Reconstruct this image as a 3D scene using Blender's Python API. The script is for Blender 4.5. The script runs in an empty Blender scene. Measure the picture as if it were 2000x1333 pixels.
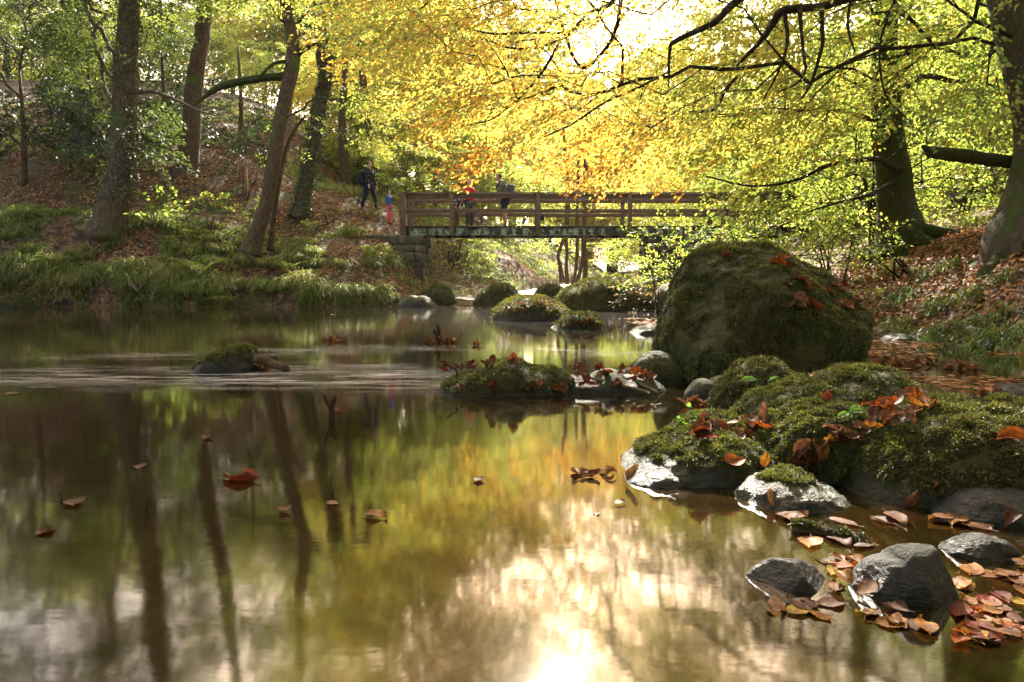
import bpy, math, random
import numpy as np
from mathutils import Vector, Matrix
from mathutils.bvhtree import BVHTree
R = math.radians
rng = np.random.default_rng(7)
random.seed(7)
C = bpy.context.scene.collection
SC = bpy.context.scene

# ------------------------------------------------------------ camera, sky, sun, exposure
CAMZ, TILT, FPX = 0.55, R(4.48), 1333.3
cd = bpy.data.cameras.new('camera'); cam = bpy.data.objects.new('camera', cd); C.objects.link(cam)
cd.lens = 24; cd.sensor_width = 36; cd.clip_start = 0.05; cd.clip_end = 2000
cam.location = (0, 0, CAMZ); cam.rotation_euler = (R(90) - TILT, 0, 0)
SC.camera = cam
SUN_EL, SUN_AZ = R(37), R(4)         # azimuth from +Y, negative = to the left
w = bpy.data.worlds.new("World"); SC.world = w; w.use_nodes = True
nt = w.node_tree; sk = nt.nodes.new('ShaderNodeTexSky'); sk.sky_type = 'NISHITA'; sk.sun_disc = False
sk.sun_elevation = SUN_EL; sk.sun_rotation = SUN_AZ; sk.air_density = 1.0; sk.dust_density = 3.0; sk.ozone_density = 1.0
wb = nt.nodes.new('ShaderNodeVectorMath'); wb.operation = 'MULTIPLY'; wb.inputs[1].default_value = (1.22, .97, .70)   # white balance of the photograph
nt.links.new(sk.outputs[0], wb.inputs[0]); nt.links.new(wb.outputs[0], nt.nodes['Background'].inputs[0]); nt.nodes['Background'].inputs[1].default_value = 0.115
sl = bpy.data.lights.new('sun', 'SUN'); sl.energy = 5.0; sl.angle = R(0.6); sl.color = (1.0, 0.93, 0.80)
so = bpy.data.objects.new('sun', sl); C.objects.link(so)
sd = Vector((math.sin(SUN_AZ) * math.cos(SUN_EL), math.cos(SUN_AZ) * math.cos(SUN_EL), math.sin(SUN_EL)))
so.rotation_euler = sd.to_track_quat('Z', 'Y').to_euler(); so.location = sd * 60
SC.view_settings.view_transform = 'Standard'; SC.view_settings.look = 'None'; SC.view_settings.gamma = 1
SC.view_settings.exposure = 2.55
SC.cycles.max_bounces = 7; SC.cycles.diffuse_bounces = 3; SC.cycles.glossy_bounces = 3; SC.cycles.transmission_bounces = 4
SC.cycles.transparent_max_bounces = 6; SC.cycles.sample_clamp_indirect = 6; SC.cycles.caustics_reflective = False
SC.cycles.caustics_refractive = False; SC.cycles.use_denoising = True

# ------------------------------------------------------------ pixel helpers (2000 x 1333 photograph)
ct, st = math.cos(TILT), math.sin(TILT)
def ray(px, py):
    u = (px - 1000) / FPX; v = (666.5 - py) / FPX
    return np.array([u, ct + v * st, -st + v * ct])
def at(px, py, Y):
    d = ray(px, py); t = Y / d[1]
    return np.array([0, 0, CAMZ]) + d * t
def wat(px, py, z=0.0):
    d = ray(px, py); t = (z - CAMZ) / d[2]
    return np.array([0, 0, CAMZ]) + d * t

# ------------------------------------------------------------ noise
def _h(ix, iy, iz, seed):
    n = (ix.astype(np.int64) * 374761393 + iy.astype(np.int64) * 668265263 + iz.astype(np.int64) * 1274126177 + seed * 974634777) & 0xffffffff
    n = ((n ^ (n >> 13)) * 1274126177) & 0xffffffff
    n = (n ^ (n >> 16)) & 0xffffff
    return n / float(0xffffff) * 2 - 1
def vnoise(p, seed=0):
    p = np.asarray(p, float); i = np.floor(p).astype(np.int64); f = p - i; f = f * f * (3 - 2 * f)
    out = 0
    for dx in (0, 1):
        for dy in (0, 1):
            for dz in (0, 1):
                wgt = (f[:, 0] if dx else 1 - f[:, 0]) * (f[:, 1] if dy else 1 - f[:, 1]) * (f[:, 2] if dz else 1 - f[:, 2])
                out = out + wgt * _h(i[:, 0] + dx, i[:, 1] + dy, i[:, 2] + dz, seed)
    return out
def fbm(p, octv=4, seed=0, gain=0.5):
    p = np.asarray(p, float); a = 1; s = 0; out = 0
    for k in range(octv):
        out = out + a * vnoise(p * (2.03 ** k) + k * 17.3, seed + k); s += a; a *= gain
    return out / s
def smooth(t):
    t = np.clip(t, 0, 1); return t * t * (3 - 2 * t)
def unit(v):
    return v / np.maximum(np.linalg.norm(v, axis=-1, keepdims=True), 1e-9)

# ------------------------------------------------------------ object helpers
def tag(o, label=None, cat=None, group=None, kind=None):
    if label: o['label'] = label
    if cat: o['category'] = cat
    if group: o['group'] = group
    if kind: o['kind'] = kind
    return o
def empty(name, loc, label=None, cat=None, group=None, rz=0):
    o = bpy.data.objects.new(name, None); C.objects.link(o); o.location = tuple(loc); o.rotation_euler = (0, 0, rz)
    o.empty_display_size = 0.2
    return tag(o, label, cat, group)
def mk_mesh(name, V, F, m=None, sm=False, col=None):
    V = np.asarray(V, np.float32); me = bpy.data.meshes.new(name)
    Fs = F if isinstance(F, (list, tuple)) else [F]
    Fs = [np.asarray(f, np.int32) for f in Fs if len(f)]
    me.vertices.add(len(V)); me.vertices.foreach_set('co', V.ravel())
    nl = sum(f.size for f in Fs); nf = sum(len(f) for f in Fs)
    me.loops.add(nl); me.loops.foreach_set('vertex_index', np.concatenate([f.ravel() for f in Fs]))
    me.polygons.add(nf)
    tot = np.concatenate([np.full(len(f), f.shape[1], np.int32) for f in Fs])
    st_ = np.concatenate([[0], np.cumsum(tot)[:-1]]).astype(np.int32)
    me.polygons.foreach_set('loop_start', st_)
    try: me.polygons.foreach_set('loop_total', tot)
    except Exception: pass
    me.update(calc_edges=True)
    if sm: me.polygons.foreach_set('use_smooth', np.ones(nf, bool))
    if col is not None:
        a = me.attributes.new('col', 'FLOAT_COLOR', 'POINT')
        c4 = np.ones((len(V), 4), np.float32); c4[:, :3] = col; a.data.foreach_set('color', c4.ravel())
    if m: me.materials.append(m)
    return me
def obj(name, V, F, m=None, parent=None, sm=False, col=None, loc=None):
    V = np.asarray(V, float)
    if loc is not None: V = V - np.asarray(loc)
    me = mk_mesh(name, V, F, m, sm, col); o = bpy.data.objects.new(name, me); C.objects.link(o)
    if loc is not None: o.location = tuple(loc)
    if parent: o.parent = parent
    return o
def merge(parts):
    Vs, Fs, n = [], {}, 0
    for V, F in parts:
        for f in (F if isinstance(F, (list, tuple)) else [F]):
            f = np.asarray(f)
            if len(f): Fs.setdefault(f.shape[1], []).append(f + n)
        Vs.append(V); n += len(V)
    return np.concatenate(Vs), [np.concatenate(v) for v in Fs.values()]
def box(c, s, rz=0, rx=0, ry=0, bev=0.0):
    x, y, z = s[0] / 2, s[1] / 2, s[2] / 2
    if bev <= 0:
        V = np.array([[-x, -y, -z], [x, -y, -z], [x, y, -z], [-x, y, -z], [-x, -y, z], [x, -y, z], [x, y, z], [-x, y, z]])
        F = np.array([[0, 3, 2, 1], [4, 5, 6, 7], [0, 1, 5, 4], [1, 2, 6, 5], [2, 3, 7, 6], [3, 0, 4, 7]])
        Fs = [F]
    else:
        b = bev; V = []
        for sz in (-1, 1):
            V += [[sx * (x - (b if ax == 1 else 0) * 1), sy * (y - (b if ax == 0 else 0)), sz * (z - b)] for (sx, sy, ax) in
                  ((-1, -1, 1), (1, -1, 1), (1, -1, 0), (1, 1, 0), (1, 1, 1), (-1, 1, 1), (-1, 1, 0), (-1, -1, 0))]
            V += [[sx * (x - b), sy * (y - b), sz * z] for (sx, sy) in ((-1, -1), (1, -1), (1, 1), (-1, 1))]
        V = np.array(V, float)
        Q = []; T = []
        for i in range(8): j = (i + 1) % 8; Q.append([i, j, j + 12, i + 12])
        for base, fl in ((0, 1), (12, 0)):
            t = base + 8
            q = [[base + 0, base + 1, t + 1, t + 0], [base + 2, base + 3, t + 2, t + 1], [base + 4, base + 5, t + 3, t + 2], [base + 6, base + 7, t + 0, t + 3], [t, t + 1, t + 2, t + 3]]
            tr = [[base + 1, base + 2, t + 1], [base + 3, base + 4, t + 2], [base + 5, base + 6, t + 3], [base + 7, base + 0, t + 0]]
            if fl: q = [a[::-1] for a in q]; tr = [a[::-1] for a in tr]
            Q += q; T += tr
        Fs = [np.array(Q), np.array(T)]
    M = np.array(Matrix.Rotation(rz, 3, 'Z') @ Matrix.Rotation(ry, 3, 'Y') @ Matrix.Rotation(rx, 3, 'X'))
    return V @ M.T + np.asarray(c), Fs
def tubes(A, B, RA, RB, n=5):
    A = np.asarray(A, float); B = np.asarray(B, float); N = len(A)
    d = unit(B - A); ref = np.where(np.abs(d[:, 2:3]) > 0.9, np.array([[1., 0, 0]]), np.array([[0., 0, 1.]]))
    u = unit(np.cross(d, ref)); v = np.cross(d, u)
    an = np.arange(n) * 2 * math.pi / n; cs = np.cos(an)[None, :, None]; sn = np.sin(an)[None, :, None]
    ring = u[:, None] * cs + v[:, None] * sn
    Va = A[:, None] + ring * np.asarray(RA)[:, None, None]; Vb = B[:, None] + ring * np.asarray(RB)[:, None, None]
    V = np.concatenate([Va, Vb], 1).reshape(-1, 3)
    i = np.arange(n); j = (i + 1) % n
    F = np.stack([i, j, j + n, i + n], 1)[None] + (np.arange(N) * 2 * n)[:, None, None]
    return V, F.reshape(-1, 4)
def cr(P, n):                                       # Catmull-Rom resample of rows (any width)
    P = np.asarray(P, float); Q = np.vstack([2 * P[0] - P[1], P, 2 * P[-1] - P[-2]]); out = []
    m = len(P) - 1
    for t in np.linspace(0, m - 1e-6, n):
        k = int(t); f = t - k; a, b, c, d = Q[k:k + 4]
        out.append(0.5 * (2 * b + (c - a) * f + (2 * a - 5 * b + 4 * c - d) * f * f + (3 * b - a - 3 * c + d) * f ** 3))
    return np.array(out)
def loft(P, r, sides=16, n=None, amp=0.0, freq=3.0, seed=0, cap=True, ridge=0.0):
    PR = np.column_stack([np.asarray(P, float), np.asarray(r, float)])
    if n: PR = cr(PR, n)
    P = PR[:, :3]; r = np.abs(PR[:, 3]); m = len(P)
    T = unit(np.gradient(P, axis=0)); ref = np.array([1., 0, 0]) if abs(T[0][0]) < .9 else np.array([0, 1., 0])
    U = []; u = ref
    for k in range(m):
        u = u - T[k] * np.dot(u, T[k]); u = u / np.linalg.norm(u); U.append(u)
    U = np.array(U); W = np.cross(T, U)
    an = np.arange(sides) * 2 * math.pi / sides
    ring = U[:, None] * np.cos(an)[None, :, None] + W[:, None] * np.sin(an)[None, :, None]
    V = (P[:, None] + ring * r[:, None, None]).reshape(-1, 3)
    if amp or ridge:
        rr = np.repeat(r, sides)[:, None]
        q = V * freq; nz = fbm(q, 4, seed)
        rid = np.abs(vnoise(np.column_stack([V[:, 0] * freq * 6, V[:, 1] * freq * 6, V[:, 2] * freq * .8]), seed + 9))
        V = V + ring.reshape(-1, 3) * rr * (amp * nz + ridge * (rid - .4))[:, None]
    i = np.arange(sides); j = (i + 1) % sides
    F = (np.stack([i, j, j + sides, i + sides], 1)[None] + (np.arange(m - 1) * sides)[:, None, None]).reshape(-1, 4)
    Fs = [F]
    if cap:
        V = np.vstack([V, P[-1:], P[:1]]); c = len(V) - 2; b = (m - 1) * sides
        Fs.append(np.vstack([np.stack([b + i, b + j, np.full(sides, c)], 1), np.stack([j, i, np.full(sides, c + 1)], 1)]))
    return V, Fs

# ------------------------------------------------------------ materials
class NG:
    def __init__(s, name):
        s.m = bpy.data.materials.new(name); s.m.use_nodes = True; s.t = s.m.node_tree; s.t.nodes.clear()
        s.out = s.t.nodes.new('ShaderNodeOutputMaterial')
    def n(s, typ, ins=None, **kw):
        nd = s.t.nodes.new('ShaderNode' + typ)
        for k, v in kw.items(): setattr(nd, k, v)
        for k, v in (ins or {}).items(): s.put(nd.inputs[k], v)
        return nd
    def put(s, sock, v):
        if hasattr(v, 'is_output'): s.t.links.new(v, sock)
        elif hasattr(v, 'outputs'): s.t.links.new(v.outputs[0], sock)
        else: sock.default_value = v if not (isinstance(v, tuple) and len(v) == 3 and sock.type == 'RGBA') else (*v, 1)
    def ramp(s, fac, stops, interp='LINEAR'):
        r = s.n('ValToRGB', {0: fac}); e = r.color_ramp.elements; r.color_ramp.interpolation = interp
        while len(e) < len(stops): e.new(0.5)
        for k, (p, c) in enumerate(stops): e[k].position = p; e[k].color = (*c, 1) if len(c) == 3 else c
        return r
    def coord(s, scale=(1, 1, 1), kind='Object'):
        tc = s.n('TexCoord'); return s.n('Mapping', {0: tc.outputs[kind], 3: scale})
    def noise(s, vec, scale, det=5, rough=.55, dist=0):
        return s.n('TexNoise', {'Vector': vec, 'Scale': scale, 'Detail': det, 'Roughness': rough, 'Distortion': dist})
    def mix(s, f, a, b, mode='MIX'):
        nd = s.t.nodes.new('ShaderNodeMix'); nd.data_type = 'RGBA'; nd.blend_type = mode
        s.put(nd.inputs[0], f); s.put(nd.inputs[6], a); s.put(nd.inputs[7], b); return nd.outputs[2]
    def math(s, op, a, b=0.0, c=0.0):
        nd = s.n('Math', operation=op); s.put(nd.inputs[0], a); s.put(nd.inputs[1], b); s.put(nd.inputs[2], c); return nd.outputs[0]
    def bump(s, h, strength=.5, dist=.02):
        return s.n('Bump', {'Height': h, 'Strength': strength, 'Distance': dist})
    def done(s, sh):
        s.t.links.new(sh.outputs[0] if hasattr(sh, 'outputs') else sh, s.out.inputs[0]); return s.m
    def pbsdf(s, col, rough=.8, nrm=None, spec=.3, **kw):
        p = s.n('BsdfPrincipled', {'Base Color': col, 'Roughness': rough, 'Specular IOR Level': spec})
        if nrm: s.put(p.inputs['Normal'], nrm)
        for k, v in kw.items(): s.put(p.inputs[k.replace('_', ' ')], v)
        return p

def leaf_mat(name, trans=.6, gloss=.06, rough=.35, dsc=.55):
    g = NG(name); a = g.n('Attribute', attribute_name='col')
    dcol = g.mix(1.0, a.outputs['Color'], (dsc, dsc, dsc), 'MULTIPLY')
    d = g.n('BsdfDiffuse', {0: dcol}); t = g.n('BsdfTranslucent', {0: a.outputs['Color']})
    m1 = g.n('MixShader', {0: trans, 1: d, 2: t}); gl = g.n('BsdfGlossy', {0: (1, 1, 1), 1: rough})
    return g.done(g.n('MixShader', {0: gloss, 1: m1, 2: gl}))
M_leaf = leaf_mat('beech_leaf', .66, .025, .42)
M_holly = leaf_mat('holly_leaf', .22, .055, .42, .8)
M_grass = leaf_mat('grass_blade', .5, .035, .4, .8)
M_fern = leaf_mat('fern_frond', .55, .04, .4, .7)
M_moss = leaf_mat('moss_strand', .35, .03, .5, .8)
M_litter = leaf_mat('leaf_litter', .25, .02, .5, .9)

def bark(name, c1, c2, moss=.3, mosscol=(.045, .075, .012), sc=1.0):
    g = NG(name); v = g.coord((6 * sc, 6 * sc, 1.2 * sc)); v2 = g.coord()
    n1 = g.noise(v, 4, 8, .65); n2 = g.noise(v2, 1.6, 6, .6); n3 = g.noise(v2, 14 * sc, 5, .6)
    col = g.ramp(n1, [(.3, c1), (.7, c2)])
    lich = g.ramp(g.noise(v2, 9, 6, .7), [(.56, (0, 0, 0)), (.62, (1, 1, 1))])
    col = g.mix(g.math('MULTIPLY', lich, .35), col, (.22, .21, .17))
    mm = g.ramp(n2, [(.62 - moss * .4, (0, 0, 0)), (.72 - moss * .3, (1, 1, 1))])
    mc = g.mix(n3, mosscol, tuple(x * 2.2 for x in mosscol))
    col = g.mix(mm, col, mc)
    h = g.math('ADD', n1.outputs[0], g.math('MULTIPLY', n3.outputs[0], .5))
    return g.done(g.pbsdf(col, .9, g.bump(h, .9, .03), .15))
M_bark = bark('bark', (.04, .024, .015), (.14, .09, .058), .15)
M_barkmoss = bark('bark_mossy', (.03, .025, .016), (.10, .085, .06), .8, (.022, .03, .006))
M_beech = bark('bark_beech', (.05, .04, .03), (.12, .098, .075), .3)
M_twig = bark('twig_bark', (.018, .012, .009), (.05, .034, .024), .0)
M_pale = bark('bark_pale', (.09, .06, .04), (.2, .15, .1), .1)

def rockmat(name, base1, base2, mosscover=.5, wet=True):
    g = NG(name); v = g.coord(); geo = g.n('NewGeometry')
    n1 = g.noise(v, 3, 8, .6); n2 = g.noise(v, 22, 7, .65); vo = g.noise(v, 80, 4, .7)
    strat = g.noise(g.coord((2, 2, 14)), 3, 6, .6, .6)
    col = g.ramp(n2, [(.3, base1), (.7, base2)])
    col = g.mix(g.math('MULTIPLY', g.ramp(g.noise(v, 6, 7, .7), [(.55, (0, 0, 0)), (.6, (1, 1, 1))]).outputs[0], .5), col, tuple(min(1, x * 1.9) for x in base2))
    sep = g.n('SeparateXYZ', {0: geo.outputs['Normal']}); posz = g.n('SeparateXYZ', {0: geo.outputs['Position']})
    f = g.math('ADD', g.math('MULTIPLY', sep.outputs[2], .45), g.math('ADD', n1.outputs[0], mosscover - .8))
    mm = g.ramp(f, [(.42, (0, 0, 0)), (.5, (1, 1, 1))])
    mcol = g.ramp(n2, [(.3, (.018, .016, .004)), (.55, (.045, .045, .01)), (.75, (.10, .09, .025))])
    col = g.mix(mm, col, mcol)
    wetm = g.ramp(g.math('ADD', posz.outputs[2], .1), [(.096, (0, 0, 0)), (.103, (1, 1, 1)), (.13, (1, 1, 1)), (.17, (0, 0, 0))]) if wet else None
    h = g.math('ADD', g.math('MULTIPLY', n2.outputs[0], 1.0), g.math('ADD', g.math('MULTIPLY', vo.outputs[0], .35), g.math('MULTIPLY', strat.outputs[0], .8)))
    rough = .75
    if wet:
        col = g.mix(wetm, col, g.mix(1.0, col, (.4, .4, .42), 'MULTIPLY')); rough = g.math('SUBTRACT', .8, g.math('MULTIPLY', wetm, .42))
    return g.done(g.pbsdf(col, rough, g.bump(h, 1.0, .02), .3))
M_rockmoss = rockmat('mossy_rock', (.03, .026, .022), (.09, .08, .065), .95)
M_rock = rockmat('bare_rock', (.012, .0108, .009), (.048, .043, .036), -.2)
M_rockmid = rockmat('part_mossy_rock', (.015, .014, .012), (.06, .055, .045), .6)
def simple(name, c, rough=.8, var=.25, sc=20, spec=.3, bumpd=.004, stretch=(1, 1, 1)):
    g = NG(name); n = g.noise(g.coord(stretch), sc, 6, .6)
    col = g.ramp(n, [(.3, tuple(x * (1 - var) for x in c)), (.7, tuple(min(1, x * (1 + var)) for x in c))])
    return g.done(g.pbsdf(col, rough, g.bump(n, .5, bumpd), spec))
M_timber = simple('weathered_timber', (.13, .085, .06), .8, .45, 5, .25, .01, (1, 6, 6))
M_deck = simple('deck_board', (.03, .025, .018), .9, .5, 8)

# ground
def ground_mat():
    g = NG('forest_floor'); v = g.coord(); geo = g.n('NewGeometry')
    n1 = g.noise(v, .9, 7, .6); n2 = g.noise(v, 11, 8, .65); n3 = g.noise(v, 4.0, 6, .6)
    lit = g.n('TexVoronoi', {'Vector': v, 'Scale': 16.0}); lc = g.ramp(g.n('SeparateColor', {0: lit.outputs['Color']}).outputs[0],
        [(0, (.04, .02, .011)), (.4, (.11, .05, .024)), (.7, (.18, .085, .04)), (1, (.26, .15, .09))])
    soil = g.ramp(n2, [(.3, (.014, .010, .007)), (.7, (.05, .033, .02))])
    col = g.mix(g.ramp(n3, [(.42, (0, 0, 0)), (.56, (1, 1, 1))]), soil, lc)
    mo = g.ramp(n1, [(.5, (0, 0, 0)), (.6, (1, 1, 1))]); mcol = g.ramp(n2, [(.3, (.02, .03, .006)), (.7, (.06, .085, .015))])
    col = g.mix(g.math('MULTIPLY', mo, .75), col, mcol)
    h = g.math('ADD', n2.outputs[0], g.math('MULTIPLY', lit.outputs['Distance'], .6))
    pos = g.n('SeparateXYZ', {0: geo.outputs['Position']})
    uw = g.ramp(pos.outputs[2], [(.0, (1, 1, 1)), (.06, (0, 0, 0))])
    bed = g.ramp(n2, [(.3, (.05, .03, .012)), (.7, (.13, .08, .03))]); col = g.mix(uw, col, bed)
    return g.done(g.pbsdf(col, .85, g.bump(h, .8, .04), .25))
M_ground = ground_mat()

def water_mat():
    g = NG('river_water'); v = g.coord()
    # fine ripple; long across the flow to smear reflections vertically
    w1 = g.noise(g.coord((.7, 1.6, 1)), 5, 3, .5, .3); w2 = g.noise(g.coord((1.2, 3, 1)), 26, 3, .5, .4); w3 = g.noise(g.coord((1, 1, 1)), 1.1, 2, .5)
    h = g.math('ADD', g.math('MULTIPLY', w1.outputs[0], .5), g.math('ADD', g.math('MULTIPLY', w2.outputs[0], .07), g.math('MULTIPLY', w3.outputs[0], 1.0)))
    b = g.bump(h, .035, .02)
    # foam and current threads behind the stones in mid-pool
    pos = g.n('SeparateXYZ', {0: g.n('NewGeometry').outputs['Position']})
    X, Y = pos.outputs[0], pos.outputs[1]
    f1 = g.noise(g.coord((.55, 4.2, 1)), 2.6, 8, .66, 1.4)
    wob = g.math('MULTIPLY_ADD', g.noise(g.coord((.5, .8, 1)), 1.0, 3, .5).outputs[0], 1.9, -.95)
    yc = g.math('ADD', g.math('ADD', 4.28, wob), g.math('MULTIPLY', g.math('POWER', g.math('ABSOLUTE', g.math('ADD', X, 1.2)), 1.4), -.12))
    band = g.math('SUBTRACT', 1.0, g.math('MULTIPLY', g.math('ABSOLUTE', g.math('SUBTRACT', Y, yc)), 1.35), 0); band.node.use_clamp = True
    xw = g.ramp(g.math('MULTIPLY_ADD', X, .1, .5), [(.14, (.2, .2, .2)), (.3, (1, 1, 1)), (.44, (1, 1, 1)), (.5, (0, 0, 0))])
    band = g.math('MULTIPLY', band, xw)
    yc2 = g.math('ADD', g.math('ADD', 6.2, wob), g.math('MULTIPLY', g.math('POWER', g.math('ABSOLUTE', g.math('ADD', X, .8)), 1.3), -.22))
    band2 = g.math('SUBTRACT', .62, g.math('MULTIPLY', g.math('ABSOLUTE', g.math('SUBTRACT', Y, yc2)), 1.2)); band2.node.use_clamp = True
    xw2 = g.ramp(g.math('MULTIPLY_ADD', X, .1, .5), [(.1, (0, 0, 0)), (.3, (1, 1, 1)), (.6, (1, 1, 1)), (.7, (0, 0, 0))])
    band = g.math('MAXIMUM', band, g.math('MULTIPLY', band2, xw2))
    mask = g.math('MULTIPLY', g.ramp(f1, [(.46, (0, 0, 0)), (.70, (1, 1, 1))]), band)
    yg = g.math('MULTIPLY', g.ramp(g.noise(g.coord((.25, 2.4, 1)), 1.6, 7, .65, .8), [(.64, (0, 0, 0)), (.85, (1, 1, 1))]), .12)
    far = g.ramp(g.math('MULTIPLY', Y, .05), [(.2, (0, 0, 0)), (.34, (1, 1, 1)), (1, (1, 1, 1))])
    mask = g.math('MAXIMUM', mask, g.math('MULTIPLY', yg, far))
    fr = g.n('Fresnel', {0: 1.95, 'Normal': b}); rough = .058
    fac = g.math('MULTIPLY_ADD', fr, 1.0, .015)
    gl = g.n('BsdfGlossy', {0: (1, 1, 1), 1: rough, 'Normal': b})
    body = g.n('MixShader', {0: .35, 1: g.n('BsdfTransparent', {0: (.48, .33, .10)}), 2: g.n('BsdfDiffuse', {0: (.03, .018, .004)})})
    sh = g.n('MixShader', {0: fac, 1: body, 2: gl})
    foam = g.n('BsdfDiffuse', {0: (.62, .55, .5)})
    return g.done(g.n('MixShader', {0: g.math('MULTIPLY', mask, .85), 1: sh, 2: foam}))
M_water = water_mat()
def rapid_mat():
    g = NG('rapid_water'); f = g.noise(g.coord((3, .8, 1)), 4, 6, .7, 1)
    m = g.ramp(f, [(.38, (0, 0, 0)), (.55, (1, 1, 1))])
    gl = g.n('BsdfGlossy', {0: (1, 1, 1), 1: .15, 'Normal': g.bump(f, .6, .05)}); d = g.n('BsdfDiffuse', {0: (.75, .75, .75)}); dk = g.n('BsdfDiffuse', {0: (.04, .03, .015)})
    return g.done(g.n('MixShader', {0: m, 1: g.n('MixShader', {0: .5, 1: dk, 2: gl}), 2: d}))
M_rapid = rapid_mat()

def haze_mat():
    g = NG('haze_air'); pv = g.n('VolumePrincipled', {'Color': (.98, .95, .88), 'Density': HAZE, 'Anisotropy': .55}); g.t.links.new(pv.outputs[0], g.out.inputs[1]); return g.m
HAZE = .00012
# ------------------------------------------------------------ terrain
def xc(y): return np.interp(y, [10, 19, 24, 30, 40, 60, 120], [-.2, .1, .5, 2.2, 5.0, 9.0, 14])
def xr(y): return np.interp(y, [-20, 4, 7, 10, 14, 19, 22, 26, 40, 120], [4.6, 4.3, 4.2, 4.1, 3.9, 3.6, 2.9, 2.6, 6.4, 15.5])
PL = ([0, .12, .5, 1.2, 2.6, 3.4, 4.2, 7, 14, 30, 80], [0, .6, 1.0, 1.6, 2.7, 3.0, 3.25, 5.2, 8.5, 14, 26])
PM = ([0, .15, .5, 1.2, 2.6, 3.4, 7, 14, 30, 80], [0, .35, .6, 1.1, 1.9, 2.3, 3.8, 6, 10, 20])
PC = ([0, .5, 1.5, 3, 5, 10, 30, 80], [0, .1, .3, .9, 2.0, 3.6, 8, 16])
def H(x, y):
    x = np.asarray(x, float); y = np.asarray(y, float); z0 = np.zeros_like(x)
    q = np.column_stack([x.ravel(), y.ravel(), z0.ravel()])
    nz = fbm(q * .45, 5, 3).reshape(x.shape); nf = fbm(q * 2.2, 4, 5).reshape(x.shape)
    ye = 19.1 + .55 * vnoise(np.column_stack([x.ravel() * .55, z0.ravel(), z0.ravel()]), 8).reshape(x.shape) + np.interp(x, [-12, -3, 0], [0, .2, .9])
    zb = np.interp(y, [22.3, 24.5, 40, 120], [0, .36, .9, 3.0])
    d1 = y - ye; d2 = xc(y) - .55 - x + .3 * nz
    k = .8; d = -np.log(np.exp(-np.clip(d1, -8, 30) / k) + np.exp(-np.clip(d2, -8, 30) / k)) * k
    wl = smooth((-x - 8) / 4.0); wc = smooth((x + 4.2) / 1.6) * (1 - smooth((y - 25) / 3))
    zl = np.interp(d, *PL) * wl + np.interp(d, *PM) * (1 - wl - wc).clip(0) + np.interp(d, *PC) * wc
    zl = np.where(d > 0, zl + zb * smooth((y - 22) / 3), -1)
    dr = x - xr(y) + .35 * nz
    S = np.interp(y, [0, 6.5, 9.5, 12, 16, 23, 30, 60], [.9, .8, .5, .5, .36, .36, .12, .10])
    brk = np.interp(y, [6, 10, 30], [1.0, 1.0, .8])
    lip = .16 * smooth(dr / .5)
    zr_ = lip + np.where((dr - .45) * S < brk, (dr - .45).clip(0) * S, brk + ((dr - .45) - brk / S) * .3)
    zr_ = np.where(dr > 0, zr_ + zb, -1)
    bed = -.10 - .45 * smooth(-np.maximum(d, dr) / 2.2) + .05 * nf
    bed = np.where(y > 22.3, zb - .12 + .06 * nf, bed)
    # leaf-strewn shoal on the right, behind the boulder
    sh = np.exp(-(((x - 3.3) / 1.5) ** 2 + ((y - 10.9) / 1.1) ** 2)); bed = bed + sh * .42
    z = np.maximum(np.maximum(zl, zr_), bed)
    z = z + np.where(z > .05, 1, .3) * (.10 * nz * np.clip(z, 0, 1.5) + .045 * nf)
    return z
def H1(x, y): return float(H(np.array([x]), np.array([y]))[0])
def tgrid():
    ux = np.linspace(-1, 1, 460); xs = 16 * ux + 300 * np.sign(ux) * np.abs(ux) ** 7
    uy = np.linspace(0, 1, 520); ys = -8 + 48 * uy + 360 * uy ** 8
    X, Y = np.meshgrid(xs, ys); Z = H(X, Y)
    far = smooth((np.hypot(X, Y) - 90) / 100); Z = Z * (1 - far) + far * np.minimum(Z, 14)
    V = np.column_stack([X.ravel(), Y.ravel(), Z.ravel()]); n = len(xs); m = len(ys)
    i = (np.arange(m - 1)[:, None] * n + np.arange(n - 1)[None]).ravel()
    return V, np.stack([i, i + 1, i + n + 1, i + n], 1)
gV, gF = tgrid()
tag(obj('ground', gV, gF, M_ground, sm=True), 'leaf-strewn woodland ground with steep grassy river banks', kind='structure')
wV = np.array([[-60, -8, 0], [40, -8, 0], [40, 23.0, 0], [-60, 23.0, 0]], float)
wa = obj('water', wV, np.array([[0, 1, 2, 3]]), M_water); tag(wa, 'calm brown-green river pool with smooth golden reflections', kind='structure')
ys = np.linspace(22.2, 60, 120); rv = []
for y in ys:
    for s in np.linspace(-1, 1, 7):
        zz = float(np.interp(y, [22.2, 22.5, 23.0, 24.5, 40, 60], [-.03, .10, .18, .42, .95, 1.4]))
        rv.append([float(xc(y)) + s * (.75 + .02 * (y - 22)), y, zz])
rv = np.array(rv); rv[:, 2] += .03 * fbm(rv * 4, 3, 4)
i = (np.arange(119)[:, None] * 7 + np.arange(6)[None]).ravel()
tag(obj('stream', rv, np.stack([i, i + 1, i + 8, i + 7], 1), M_rapid, sm=True), 'white rapid tumbling down between the rocks under the bridge', kind='structure')

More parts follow.
